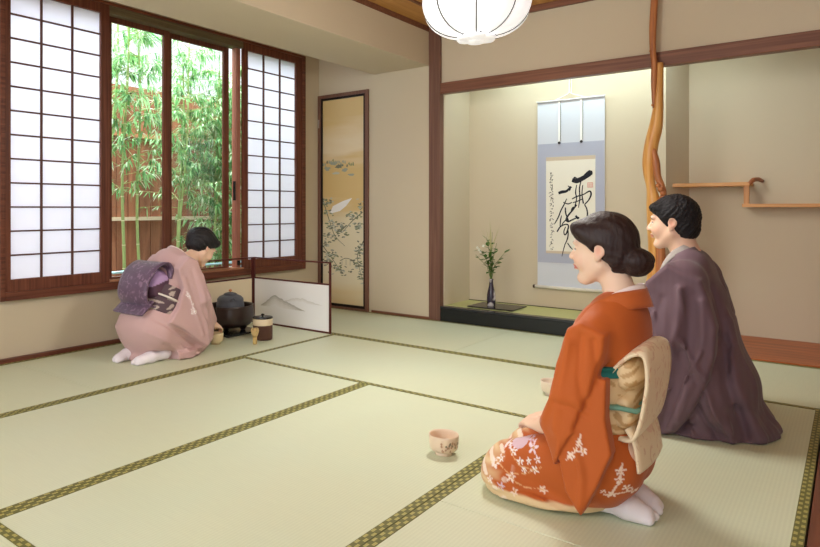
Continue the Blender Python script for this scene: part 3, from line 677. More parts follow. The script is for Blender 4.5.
def sculpt(name,fn,lo,hi,h,m,parent,paint=None,B=16):
    lo=np.array(lo,float); hi=np.array(hi,float); nb=np.ceil((hi-lo)/h/B).astype(int); n=nb*B+1
    G=np.ones(tuple(n),np.float32)
    cs=np.stack(np.meshgrid(*[np.arange(k) for k in nb],indexing='ij'),-1).reshape(-1,3)
    cen=(lo+(cs*B+B/2)*h).astype(np.float32); dc=fn(cen); lim=B*h*.87*1.7
    o=np.stack(np.meshgrid(*[np.arange(B+1)]*3,indexing='ij'),-1).reshape(-1,3)
    for c_,d in zip(cs,dc):
        sl=tuple(slice(k*B,k*B+B+1) for k in c_)
        if abs(d)>lim:
            if d<0: G[sl]=-1
    act=cs[np.abs(dc)<=lim]
    for i in range(0,len(act),24):
        ch=act[i:i+24]; P=(lo+(ch[:,None,:]*B+o[None])*h).reshape(-1,3).astype(np.float32); D=fn(P).reshape(len(ch),B+1,B+1,B+1)
        for c_,d in zip(ch,D): G[tuple(slice(k*B,k*B+B+1) for k in c_)]=d
    S=G<0
    cnt=np.zeros(tuple(n-1),np.int8)
    for dx_ in (0,1):
        for dy_ in (0,1):
            for dz_ in (0,1): cnt+=S[dx_:n[0]-1+dx_,dy_:n[1]-1+dy_,dz_:n[2]-1+dz_]
    mix=(cnt>0)&(cnt<8); cells=np.argwhere(mix); idx=np.full(mix.shape,-1,np.int32); idx[mix]=np.arange(len(cells))
    acc=np.zeros((len(cells),3)); num=np.zeros(len(cells))
    cor=[(a,b,c_) for a in (0,1) for b in (0,1) for c_ in (0,1)]
    for a in cor:
        for ax in range(3):
            if a[ax]: continue
            b=list(a); b[ax]=1
            va=G[tuple((cells+a).T)]; vb=G[tuple((cells+b).T)]; cr_=(va<0)!=(vb<0)
            t=np.where(cr_,va/np.where(cr_,va-vb,1),0); p=np.repeat(np.array(a,float)[None],len(cells),0); p[:,ax]+=t
            acc+=p*cr_[:,None]; num+=cr_
    V=lo+(cells+acc/num[:,None])*h
    F_=[]
    for ax in range(3):
        u,v=[(1,2),(2,0),(0,1)][ax]
        sl=[slice(1,None)]*3; sl[ax]=slice(0,n[ax]-1)
        a_=S[tuple(slice(0,n[k]-1) for k in range(3))]; up=[slice(0,n[k]-1) for k in range(3)]; up[ax]=slice(1,n[ax])
        b_=S[tuple(up)]; E_=np.argwhere(a_!=b_); E_=E_[(E_[:,u]>0)&(E_[:,v]>0)]
        if not len(E_): continue
        fl=a_[tuple(E_.T)]
        e0=E_.copy(); e1=E_.copy(); e1[:,u]-=1; e2=e1.copy(); e2[:,v]-=1; e3=E_.copy(); e3[:,v]-=1
        q=np.stack([idx[tuple(e.T)] for e in (e0,e1,e2,e3)],1)
        q[~fl]=q[~fl][:,::-1]; F_.append(q)
    Q=np.concatenate(F_); Q=Q[(Q>=0).all(1)]
    me=bpy.data.meshes.new(name); me.vertices.add(len(V)); me.vertices.foreach_set('co',V.astype(np.float32).ravel())
    me.loops.add(Q.size); me.loops.foreach_set('vertex_index',Q.ravel().astype(np.int32)); me.polygons.add(len(Q))
    me.polygons.foreach_set('loop_start',np.arange(0,Q.size,4,dtype=np.int32)); me.polygons.foreach_set('loop_total',np.full(len(Q),4,np.int32))
    me.polygons.foreach_set('use_smooth',np.ones(len(Q),bool)); me.materials.append(m); me.update(calc_edges=True); me.validate()
    if paint is not None and len(me.vertices)==len(V):
        col=np.ones((len(V),4),np.float32); col[:,:3]=paint(V.astype(np.float32))
        at=me.color_attributes.new('Col','FLOAT_COLOR','POINT'); at.data.foreach_set('color',col.ravel())
    return link(name,me,parent)
def lc(*c): return np.array(s2l(c)[:3],np.float32)
def mixc(C0,c,w): w=np.clip(w,0,1)[:,None]; return C0*(1-w)+c*w

# ---- head, in its own frame: x forward, y left, z up, ears at the origin
def hx(P,o,pitch,s,yaw=0):
    p=(P-A(*o))/s
    if yaw: ca,sa=math.cos(yaw),math.sin(yaw); p=np.stack([p[:,0]*ca+p[:,1]*sa,-p[:,0]*sa+p[:,1]*ca,p[:,2]],1)
    ca,sa=math.cos(pitch),math.sin(pitch)
    return np.stack([p[:,0]*ca-p[:,2]*sa,p[:,1],p[:,0]*sa+p[:,2]*ca],1)
def head_sdf(p,man=False):
    q=p.copy(); q[:,1]=np.abs(q[:,1])
    d=uni([ell(p,(-.010,0,.033),(.088,.072,.080)),ell(p,(.028,0,-.018),(.062,.060,.082))],.03)
    j=.006 if man else 0
    d=smin(d,cone(q,(-.0,.046+j,-.045),(.055,.016+j,-.094),.022,.019),.025)
    d=smin(d,ell(p,(.068,0,-.094),(.020,.022,.018)),.02)
    d=smin(d,ell(q,(.058,.034,-.028),(.030,.026,.030)),.02)
    d=smin(d,ell(q,(.078,.026,.027),(.014,.028,.010)),.015)
    d=smax(d,-ell(q,(.104,.032,.006),(.020,.020,.013)),.014)
    d=smin(d,ell(q,(.0745,.032,.006),(.0135,.0145,.0115)),.004)
    d=smin(d,cone(p,(.086,0,.014),(.107,0,-.022),.006,.0095),.010)
    d=smin(d,ell(q,(.098,.011,-.026),(.010,.008,.007)),.006)
    d=smin(d,ell(p,(.089,0,-.049),(.013,.021,.0065)),.006)
    d=smin(d,ell(p,(.087,0,-.060),(.012,.018,.0065)),.006)
    d=d+fold(q,[(.105,0,-.0545),(.092,.022,-.0535)],.0022,.0035)
    ear=uni([ell(q,(-.008,.077,.003),(.019,.007,.026),-.15),ell(q,(.0,.075,-.022),(.010,.006,.012))],.008)
    ear=smax(ear,-ell(q,(-.004,.084,.006),(.010,.007,.015)),.005)
    return smin(d,ear,.008)
def head_col(C0,p,lipc=(196,104,100),brow=(46,34,30)):
    ay=np.abs(p[:,1]); x,z=p[:,0],p[:,2]; f=x>.05
    C0=mixc(C0,lc(228,150,130),np.exp(-(((ay-.042)/.022)**2+((z+.028)/.02)**2))*f*.35)
    C0=mixc(C0,lc(214,130,108),(np.exp(-((x+.005)/.014)**2-((z)/.024)**2)*(ay>.074))*.5)
    lw=((ay/.022)**2+((z+.0545)/.0105)**2)<1; C0=mixc(C0,lc(*lipc),(lw&(x>.080)).astype(np.float32)*.8)
    b=(np.abs(z-(.030-.35*(ay-.03)**2*20))<.0038)&(ay>.014)&(ay<.048)&f; C0=mixc(C0,lc(*brow),b.astype(np.float32)*.85)
    e=(((ay-.032)/.0145)**2+((z-.004)/.0052)**2)<1; C0=mixc(C0,lc(236,230,226),(e&f).astype(np.float32))
    i_=(((ay-.032)/.0058)**2+((z-.004)/.0056)**2)<1; C0=mixc(C0,lc(30,22,20),(i_&f).astype(np.float32))
    l=(np.abs(z-(.0095-.018*((ay-.032)/.0145)**2*.3))<.0018)&(ay>.017)&(ay<.048)&f; C0=mixc(C0,lc(30,22,20),l.astype(np.float32)*.9)
    return C0
def hand_sdf(P,w,fx,nz,side,curl=.35,s=1):
    """w wrist, fx finger direction, nz back-of-hand normal, side +1 thumb towards +cross"""
    fx=Vector(fx).normalized(); nz=Vector(nz); nz=(nz-fx*nz.dot(fx)).normalized(); ty=nz.cross(fx)*side
    R=np.array([fx,ty,nz],np.float32); p=((P-A(*w))@R.T)/s
    palm=uni([ell(p,(.045,0,0),(.052,.040,.0150)),cone(p,(-.03,0,0),(.02,0,0),.024,.022,1.0)],.02)
    fs_=None
    for (y,L,r) in ((.029,.068,.0084),(.0095,.077,.0086),(-.010,.071,.0082),(-.028,.055,.0074)):
        a=Vector((.082-abs(y)*.25,y,0)); ang=curl*.5; seg=None; r0=r
        for k,fr in enumerate((.45,.30,.25)):
            b=a+Vector((math.cos(ang),y*.25,-math.sin(ang)))*L*fr; e_=cone(p,a,b,r0,r0*.93); seg=e_ if seg is None else smin(seg,e_,.003)
            a=b; ang+=curl; r0*=.93
        fs_=seg if fs_ is None else np.minimum(fs_,seg)
    d=smin(palm,fs_,.008)
    t=smin(cone(p,(.018,.028,-.004),(.05,.052,-.012),.0125,.0098),cone(p,(.05,.052,-.012),(.075,.056,-.020),.0096,.008),.004)
    return smin(d,t,.010)*s

skin=vcol('skin',.5,.35,sss=.12,bump=(260,.04))
cloth=vcol('silk_cloth',.66,.25,sheen=.12,bump=(500,.10))
def add_wrinkles(m,sc,st):
    nt=m.node_tree; b=nt.nodes['Principled BSDF']; old=b.inputs['Normal'].links[0].from_socket
    tc=nt.nodes.new('ShaderNodeTexCoord'); mp=nt.nodes.new('ShaderNodeMapping'); mp.inputs['Scale'].default_value=(1,1,.45); mp.inputs['Rotation'].default_value=(.2,.35,0)
    n=nt.nodes.new('ShaderNodeTexNoise'); n.noise_type='RIDGED_MULTIFRACTAL'; n.inputs['Scale'].default_value=sc; n.inputs['Detail'].default_value=2; n.inputs['Distortion'].default_value=.5
    k=nt.nodes.new('ShaderNodeBump'); k.inputs['Strength'].default_value=st; k.inputs['Distance'].default_value=.02
    nt.links.new(tc.outputs['Object'],mp.inputs[0]); nt.links.new(mp.outputs[0],n.inputs['Vector']); nt.links.new(n.outputs['Fac'],k.inputs['Height']); nt.links.new(old,k.inputs['Normal']); nt.links.new(k.outputs[0],b.inputs['Normal'])
add_wrinkles(cloth,7.5,.30)
hairm=vcol('hair',.5,.35,bump=(90,.5,(1,1,.18)))
hairm2=vcol('hair_short',.6,.3,bump=(120,.8))
socks=vcol('cotton_tabi',.85,.15,bump=(400,.15))

def ribbon(name,path,hvec,m,parent,th=.006,cols=None):
    """cloth band following path; hvec = per-point offset to the lower edge"""
    pts=[];hv=[];n=len(path)
    for i in range(n-1):
        for k in range(6):
            t=k/6; P4=[path[max(0,min(n-1,j))] for j in (i-1,i,i+1,i+2)]
            pts.append([.5*((2*P4[1][d])+(-P4[0][d]+P4[2][d])*t+(2*P4[0][d]-5*P4[1][d]+4*P4[2][d]-P4[3][d])*t*t+(-P4[0][d]+3*P4[1][d]-3*P4[2][d]+P4[3][d])*t**3) for d in (0,1,2)])
            hv.append([hvec[i][d]*(1-t)+hvec[i+1][d]*t for d in (0,1,2)])
    pts.append(list(path[-1])); hv.append(list(hvec[-1])); mb=MB(); rows=5; L=len(pts); vs=[]
    for p,h_ in zip(pts,hv):
        for r in range(rows): vs.append([p[d]+h_[d]*r/(rows-1) for d in (0,1,2)])
    mb.add(vs,[(i*rows+r,i*rows+r+1,(i+1)*rows+r+1,(i+1)*rows+r) for i in range(L-1) for r in range(rows-1)])
    o=mb.build(name,m,parent,smooth=True,local=True); s_=o.modifiers.new('thickness','SOLIDIFY'); s_.thickness=th; s_.offset=0
    return o
def mirror_path(half): return half+[(x,-y,z) for x,y,z in half[:-1][::-1]]
def foot_sdf(P,side,xa,xt,y,s=1):
    """foot of a kneeling person: instep on the mat, sole up, toes back"""
    d=uni([cone(P,(xa,y,.045),(xa-.02*s,y,.052),.034,.036),cone(P,(xa-.01,y,.042),((xa+xt)/2,y-side*.004,.036),.034,.033,1.15),cone(P,((xa+xt)/2,y-side*.004,.036),(xt+.03,y-side*.012,.026),.034,.025,1.35)],.02)
    toe=np.minimum(cone(P,(xt+.045,y-side*.034,.022),(xt+.008,y-side*.034,.016),.016,.014),cone(P,(xt+.045,y+side*.002,.022),(xt+.014,y+side*.002,.015),.020,.014,1.3))
    d=smin(d,toe,.012)
    return d
def body_mesh(name,parent,o,headp,lo,hi,man=False,tone=(234,200,174),spec=None,h=.0042):
    """one continuous body: head, neck, torso, arms, hands, folded legs"""
    ho,pitch,s,yaw=headp; g=spec
    def fn(P):
        d=head_sdf(hx(P,ho,pitch,s,yaw),man)*s
        d=smin(d,cone(P,g['neck0'],g['neck1'],g['nr'],g['nr']*1.12),.02)
        t=uni([cone(P,g['pelvis'],g['chest'],.082,.082,1.35),cone(P,(g['sh'][0],g['sh'][1],g['sh'][2]),(g['sh'][0],-g['sh'][1],g['sh'][2]),.042,.042),cone(P,g['chest'],g['neck1'],.055,.042)],.05)
        d=smin(d,t,.035)
        for sd in (1,-1):
            m_=lambda v:(v[0],v[1]*sd,v[2])
            sh_,el,wr=m_(g['sh']),g['elL'] if sd>0 else g['elR'],g['wrL'] if sd>0 else g['wrR']
            d=smin(d,cone(P,sh_,el,.040,.032),.02); d=smin(d,cone(P,el,wr,.031,.022),.012)
            fx,nz=(g['hL'] if sd>0 else g['hR']); d=smin(d,hand_sdf(P,wr,fx,nz,-sd,g.get('curl',.35),g.get('hs',.95)),.010)
            hp=(g['pelvis'][0],.075*sd,g['pelvis'][2]); kn=(g['knee'][0],g['knee'][1]*sd,g['knee'][2])
            d=smin(d,cone(P,hp,kn,.075,.048),.03); d=smin(d,cone(P,kn,(g['ank'],.05*sd,.045),.042,.028),.01)
        return d
    def paint(V):
        C0=np.tile(lc(*tone),(len(V),1)).astype(np.float32); p=hx(V,ho,pitch,s,yaw)
        hm=(np.sqrt((p**2).sum(1))<.16)
        Ch=head_col(C0.copy(),p,(176,104,92) if man else (200,96,92)); C0[hm]=Ch[hm]
        return C0
    return sculpt(name,fn,lo,hi,h,skin,parent,paint)
def wrinkle(P,amp,f,dirs,seed=0):
    r=np.zeros(len(P),np.float32)
    for k,(a,b,c_) in enumerate(dirs):
        ph=P@A(a,b,c_)*f*(1+.37*k)+seed*1.7+k*2.1
        r+=np.sin(ph+1.3*np.sin(P[:,2]*9+k+seed)+1.1*np.sin(P[:,0]*11+seed))
    return amp*r/len(dirs)
def petals(C0,V,u,v,cen,R_,col,core=None,mask=None,rot=0):
    du,dv=V[:,u]-cen[0],V[:,v]-cen[1]; r=np.hypot(du,dv); a=np.arctan2(dv,du)+rot
    w=(r<R_*(.62+.38*np.cos(5*a)))&mask; C0=mixc(C0,lc(*col),w.astype(np.float32)*.92)
    if core: C0=mixc(C0,lc(*core),((r<R_*.22)&mask).astype(np.float32))
    return C0
def twig(C0,V,u,v,pts,w_,col,mask):
    q=np.stack([V[:,u],V[:,v],np.zeros(len(V))],1).astype(np.float32)
    d=pdist(q,[(a,b,0) for a,b in pts]); return mixc(C0,lc(*col),((d<w_)&mask).astype(np.float32)*.9)

# =================================================================== WOMAN IN ORANGE
wo=thing('person','woman in an orange floral kimono with hair in a low bun, kneeling, facing left','person',(-.60,2.12,0),PI)
HW=((.012,0,.800),.02,.95,0)
spW=dict(neck0=(-.012,0,.745),neck1=(-.045,0,.64),nr=.044,pelvis=(-.05,0,.20),chest=(-.01,0,.50),sh=(-.005,.135,.565),elL=(.06,.175,.37),elR=(.06,-.175,.37),wrL=(.178,.085,.232),wrR=(.185,-.075,.232),
  hL=((.75,-.62,-.12),(.1,.1,1)),hR=((.75,.62,-.12),(.1,-.1,1)),knee=(.265,.10,.085),ank=-.0,curl=.3,hs=.9)
body_mesh('body',wo,None,HW,(-.2,-.26,-.0),(.42,.26,.94),False,(234,202,178),spW)
def hairW(P):
    p=hx(P,*[HW[0],HW[1],HW[2],HW[3]]); q=p.copy(); q[:,1]=np.abs(q[:,1])
    cap=uni([ell(p,(-.006,0,.040),(.103,.090,.092)),ell(p,(-.040,0,-.015),(.064,.072,.070))],.03)
    cut=smin(.66*p[:,0]-.75*p[:,2]-.012,p[:,0]+.034,.008)
    d=smax(cap,cut,.010)
    d=smax(d,-p[:,2]-.078,.01)
    d=smin(d,ell(q,(.048,.043,.064),(.050,.046,.032),-.5),.02)
    d=smax(d,-ell(q,(-.004,.092,-.004),(.021,.030,.027)),.006)
    ang=np.arctan2(p[:,1],p[:,2]+.03)
    d=d-.0007*np.sin(ang*22+p[:,0]*50)
    b=p-A(-.100,0,-.034); rb=np.sqrt((b**2).sum(1)); 
    bun=ell(p,(-.102,0,-.034),(.050,.062,.047)); tw=np.arctan2(b[:,2],b[:,1]); bun=bun-.0022*np.sin(3*tw+rb*110)
    braid=np.abs(np.sqrt((b[:,1])**2+(b[:,2]-.02)**2)-.036); tor=np.sqrt(braid**2+(p[:,0]+.076)**2)-.016; tor=tor-.003*np.sin(tw*11)
    return smin(smin(d,bun,.008),tor,.006)*HW[2]
sculpt('hair',hairW,(-.2,-.13,.66),(.16,.13,.95),.0032,hairm,wo,lambda V:np.tile(lc(46,32,32),(len(V),1))+.006*np.sin(V[:,1:2]*300))
slW=[(.02,.60),(.06,.575),(.090,.47),(.108,.36),(.150,.270),(.085,.170),(.050,.11),(.006,.052),(-.035,.14),(-.072,.240),(-.052,.33),(-.045,.42),(-.065,.50),(-.05,.57)]
def ycW(x,z): return .172+.055*np.clip((.50-z)/.4,0,1)-.10*np.clip((x-.07)/.1,0,1)*np.clip((.40-z)/.2,0,1)
def kimW(P):
    Q=P.copy(); Q[:,1]=np.abs(P[:,1])
    torso=uni([cone(P,(-.0,0,.20),(.012,0,.50),.112,.100,1.45),cone(P,(-.012,-.118,.570),(-.012,.118,.570),.055,.055),cone(P,(-.03,-.03,.615),(-.03,.03,.615),.060,.060,1.2),ell(P,(-.040,0,.53),(.075,.140,.12))],.06)
    seat=ell(P,(.012,0,.172),(.122,.190,.120))
    th=cone(Q,(.0,.085,.155),(.280,.085,.085),.115,.078)
    kn=ell(Q,(.288,.085,.062),(.080,.105,.062))
    sk=ell(P,(.17,0,.026),(.205,.200,.032)); 
    low=smax(uni([seat,th,kn,sk],.05),-P[:,2]+.002,.01)
    d=smin(torso,low,.05)
    d=d-fold(Q,[(.36,.10,.03),(.20,.19,.035),(.02,.20,.06)],.006,.010)-fold(Q,[(.38,.06,.06),(.22,.19,.07),(.0,.2,.09)],.004,.009)
    d=d-wrinkle(P,.0022,38,[(.3,.2,1),(1,.1,-.6)],1)*np.clip((.3-P[:,2])/.2,0,1)
    d=d-fold(Q,[(.06,.12,.56),(.02,.16,.42)],.004,.012)+fold(Q,[(-.02,.12,.56),(-.05,.15,.46)],.004,.010)
    slA=[(.02,.60),(.06,.575),(.090,.47),(.108,.36),(.150,.270),(.088,.172),(.045,.26),(-.01,.40),(-.045,.52),(-.05,.57)]
    slB=[(-.05,.44),(.0,.46),(.05,.30),(.075,.20),(.050,.11),(.006,.052),(-.035,.14),(-.072,.240),(-.052,.33)]
    sl=smin(slab(Q,slA,lambda x,z:ycW(x,z)+.010,.030,.014),slab(Q,slB,lambda x,z:ycW(x,z)-.006,.028,.008),.004)
    arm=uni([cone(Q,(-.005,.14,.565),(.050,.180,.38),.056,.050),cone(Q,(.050,.180,.38),(.125,.130,.265),.048,.042)],.02)
    s2=smin(sl,arm,.02)
    s2=s2-fold(Q,[(.04,.24,.50),(.0,.25,.42),(-.03,.25,.36)],.005,.010)-fold(Q,[(.07,.25,.34),(.02,.25,.37),(-.02,.25,.38)],.006,.010)-fold(Q,[(.03,.25,.24),(.0,.25,.16),(.005,.25,.09)],.005,.012)-fold(Q,[(.13,.2,.30),(.085,.25,.40),(.05,.22,.54)],.006,.016)+fold(Q,[(.06,.25,.22),(.075,.25,.38),(.03,.25,.5)],.005,.012)
    s2=s2+fold2(Q,[(-.02,.55),(-.03,.43)],.007,.011)+fold2(Q,[(.015,.56),(.02,.44),(.0,.36)],.006,.010)-fold2(Q,[(.05,.54),(.065,.42),(.09,.28)],.006,.014)+fold2(Q,[(.085,.36),(.04,.355),(-.0,.33)],.005,.009)-fold2(Q,[(.03,.28),(.005,.18),(.006,.08)],.006,.012)
    s2=smin(s2,slab(Q,slA,ycW,.020,.008),.01)
    s2=smax(s2,-ell(Q,(.135,.095,.250),(.034,.050,.036)),.008)
    d=smin(d,s2,.012)
    hem=fold(Q,[(.355,.05,.012),(.27,.19,.012),(.02,.19,.03)],.005,.006)
    return smax(d-hem,-(P[:,2]-.0015),.004)
def paintW(V):
    n=len(V); C0=np.tile(lc(186,92,36),(n,1)).astype(np.float32); x,y,z=V[:,0],V[:,1],V[:,2]
    near=y>.02
    fr=np.clip((x-.265)/.05,0,1)+1.6*np.clip((.045-z)/.010,0,1)*(x>-.02)
    nz_=.5+.5*np.sin(x*70+4*np.sin(z*60)+y*40)
    low=(z<.20)&(x>-.04)
    C0=mixc(C0,lc(226,200,156),np.clip(fr-.55*nz_,0,1)*low*.95)
    C0=mixc(C0,lc(244,228,212),(np.sin(x*95+y*60)*np.sin(z*110+y*50)>.62)*np.clip((x-.23)/.05,0,1)*low*.85)
    m2=near&low
    for (cx_,cz),R_,c_ in zip([(.276,.170),(.249,.152),(.219,.132),(.200,.195),(.183,.180),(.242,.082),(.226,.042),(.168,.121),(.203,.112),(.161,.155),(.190,.142),(.142,.066),(.30,.11),(.27,.05),(.31,.06),(.285,.125)],
          [.022,.014,.013,.012,.020,.016,.014,.014,.010,.013,.010,.013,.018,.014,.012,.011],
          [(240,228,232),(244,240,240),(244,240,240),(210,190,214),(232,216,228),(244,226,214),(236,214,196),(246,242,240),(246,242,240),(240,226,230),(246,242,240),(236,214,196),(240,226,222),(214,196,214),(244,236,230),(246,242,240)]):
        C0=petals(C0,V,0,2,(cx_,cz),R_,c_,(206,150,90),m2,cx_*40)
    for pts in ([(.30,.12),(.25,.09),(.2,.10),(.14,.14)],[(.26,.15),(.22,.12),(.17,.12)],[(.24,.08),(.2,.06),(.14,.066)]): C0=twig(C0,V,0,2,pts,.0013,(222,170,120),m2)
    m3=near
    for c_,R_ in zip([(.037,.215),(.014,.255),(.004,.235),(.025,.236),(-.066,.400),(-.062,.375),(-.082,.180),(-.080,.155),(-.095,.130),(-.062,.110),(-.105,.115),(-.04,.115)],[.014,.011,.013,.009,.010,.009,.013,.012,.012,.012,.010,.009]):
        C0=petals(C0,V,0,2,c_,R_,(246,226,214),(214,150,90),m3,c_[0]*50)
    for pts in ([(.05,.2),(.02,.235),(.012,.28)],[(-.085,.2),(-.082,.15),(-.05,.10)],[(-.04,.105),(-.1,.118)],[(-.066,.42),(-.06,.35)]): C0=twig(C0,V,0,2,pts,.0022,(240,214,196),m3)
    lav=(((x-.245)/.035)**2+((z-.19)/.03)**2<1)&near; C0=mixc(C0,lc(216,190,206),lav.astype(np.float32)*.9)
    return C0*(1+.05*np.sin(x*13+y*9+z*11))[:,None]
sculpt('kimono',kimW,(-.2,-.31,-.004),(.44,.31,.70),.0042,cloth,wo,paintW)
orange=mat('orange_silk',(188,94,38),.6,.25,sheen=.25,bump=(500,.1))
cream=mat('cream_juban',(240,224,220),.7)
half=[(.118,.012,.44),(.105,.045,.50),(.075,.078,.575),(.03,.090,.635),(-.03,.088,.672),(-.080,.062,.686),(-.108,0,.690)]
hv=[(0.006,.035,-.01),(0.010,.035,-.02),(-.0,.034,-.03),(-.006,.028,-.04),(-.012,.018,-.048),(-.016,.010,-.052),(-.018,0,-.055)]
ribbon('collar',mirror_path(half),hv+[(a,-b,c_) for a,b,c_ in hv[:-1][::-1]],orange,wo,.009)
half2=[(x+.004,y*.86,z-(.012 if i<4 else (.002 if i==4 else -.012))) for i,(x,y,z) in enumerate(half)]
ribbon('under_collar',mirror_path(half2),[(a*.6,b*.6,c_*.6) for a,b,c_ in hv]+[(a*.6,-b*.6,c_*.6) for a,b,c_ in hv[:-1][::-1]],cream,wo,.004)
def obiW(P): 
    return smax(cone(P,(.0,0,.15),(.010,0,.55),.121,.112,1.47),np.abs(P[:,2]-.368)-.098,.008)
def paintObi(V):
    x,y,z=V.T; C0=np.tile(lc(222,194,150),(len(V),1)).astype(np.float32)
    g=np.sin(x*80+3*np.sin(z*60+y*30))*np.sin(z*90+2*np.sin(x*50)); return mixc(C0,lc(180,138,84),(g>.25)*.75)
obm=vcol('brocade_obi',.5,.4)
obw=sculpt('obi',obiW,(-.2,-.21,.24),(.2,.21,.49),.0045,obm,wo,paintObi)
# drum knot at the back: a thick folded loop
def sweep(prof,y0,y1,th,name,m,parent,ny=10,bow=0,tilt=0,local=True,shear=0,zbow=0):
    pf=[];n=len(prof)
    for i in range(n-1):
        for k in range(6):
            t=k/6; P4=[prof[max(0,min(n-1,j))] for j in (i-1,i,i+1,i+2)]
            pf.append([.5*((2*P4[1][d])+(-P4[0][d]+P4[2][d])*t+(2*P4[0][d]-5*P4[1][d]+4*P4[2][d]-P4[3][d])*t*t+(-P4[0][d]+3*P4[1][d]-3*P4[2][d]+P4[3][d])*t**3) for d in (0,1)])
    pf.append(list(prof[-1])); mb=MB(); vs=[]; L=len(pf)
    for x,z in pf:
        for k in range(ny+1):
            t=k/ny; y=y0+(y1-y0)*t; vs.append((x-bow*(1-(2*t-1)**2)+tilt*(t-.5),y,z+shear*(t-.5)-zbow*(2*t-1)**2*max(0,min(1,(z-.35)/.1))))
    mb.add(vs,[(i*(ny+1)+k,i*(ny+1)+k+1,(i+1)*(ny+1)+k+1,(i+1)*(ny+1)+k) for i in range(L-1) for k in range(ny)])
    o=mb.build(name,m,parent,smooth=True,local=True); s_=o.modifiers.new('thickness','SOLIDIFY'); s_.thickness=th; s_.offset=0
    return o
def obi_cloth(name,c1,c2,sc,th):
    m=bpy.data.materials.new(name); m.use_nodes=True; nt=m.node_tree; b=nt.nodes['Principled BSDF']; N=nt.nodes.new; Lk=nt.links.new
    tc=N('ShaderNodeTexCoord'); n=N('ShaderNodeTexNoise'); n.inputs['Scale'].default_value=sc; n.inputs['Detail'].default_value=3; n.inputs['Distortion'].default_value=1.5; Lk(tc.outputs['Object'],n.inputs['Vector'])
    cr=N('ShaderNodeValToRGB'); cr.color_ramp.elements[0].position=th; cr.color_ramp.elements[1].position=th+.06; cr.color_ramp.elements[0].color=s2l(c1); cr.color_ramp.elements[1].color=s2l(c2)
    Lk(n.outputs['Fac'],cr.inputs[0]); Lk(cr.outputs[0],b.inputs['Base Color']); b.inputs['Roughness'].default_value=.5; b.inputs['Sheen Weight'].default_value=.2; return m
creamobi=obi_cloth('cream_brocade',(238,218,184),(220,184,150),22,.56)
goldobi=obi_cloth('gold_brocade',(206,170,118),(236,212,172),34,.50)
kno=sweep([(-.032,.450),(-.070,.500),(-.108,.532),(-.138,.530),(-.146,.47),(-.140,.40),(-.130,.33),(-.114,.278),(-.095,.262),(-.07,.264)],-.148,.148,.009,'obi_drum',creamobi,wo,bow=.003,zbow=.022)
sculpt('obi_fold',lambda P:smax(uni([ell(P,(-.086,0,.448),(.050,.16,.070)),ell(P,(-.074,0,.335),(.046,.17,.075))],.02)-.003*np.sin(P[:,2]*120+P[:,0]*60),np.abs(P[:,1])-.142,.012),(-.16,-.16,.25),(-.01,.16,.50),.0045,obm,wo,paintObi)
sweep([(-.090,.295),(-.113,.25),(-.124,.175)],-.135,.146,.008,'obi_tail',creamobi,wo,bow=.010)
gt=mat('teal_silk',(36,112,104),.5); gc=mat('green_cord',(112,156,136),.6)
def ring(z,ra,sy,xc,r,name,m,parent,n=64,a0=0,a1=2*PI,dz=0):
    pts=[(xc+ra*math.cos(a0+(a1-a0)*k/n),ra*sy*math.sin(a0+(a1-a0)*k/n),z+dz*math.cos(a0+(a1-a0)*k/n)) for k in range(n+1)]
    mb=MB(); mb.tube(pts,r,8); return mb.build(name,m,parent,smooth=True,local=True)
ring(.355,.120,1.47,.004,.0075,'obi_cord',gc,obw)
MB().tube([(-.04,.168,.355),(-.075,.152,.355),(-.118,.146,.352),(-.124,.10,.352)],.0075,8).build('obi_cord_end',gc,obw,smooth=True,local=True)
def obiage(P): return smax(cone(P,(.004,0,.40),(.006,0,.49),.122,.116,1.50)-.004*np.sin(P[:,2]*150),np.abs(P[:,2]-.452)-.016,.006)
sculpt('obi_scarf',obiage,(-.2,-.21,.41),(.2,.21,.49),.004,vcol('teal_scarf',.5),wo,lambda V:np.tile(lc(32,104,98),(len(V),1)))
for sd,yy in ((1,.062),(-1,-.052)):
    sculpt('tabi_sock',lambda P,sd=sd,yy=yy:foot_sdf(P,sd,-.0,-.148,yy),(-.2,yy-.08,0),(.06,yy+.08,.11),.0032,socks,wo,lambda V:np.tile(lc(238,232,238),(len(V),1)))

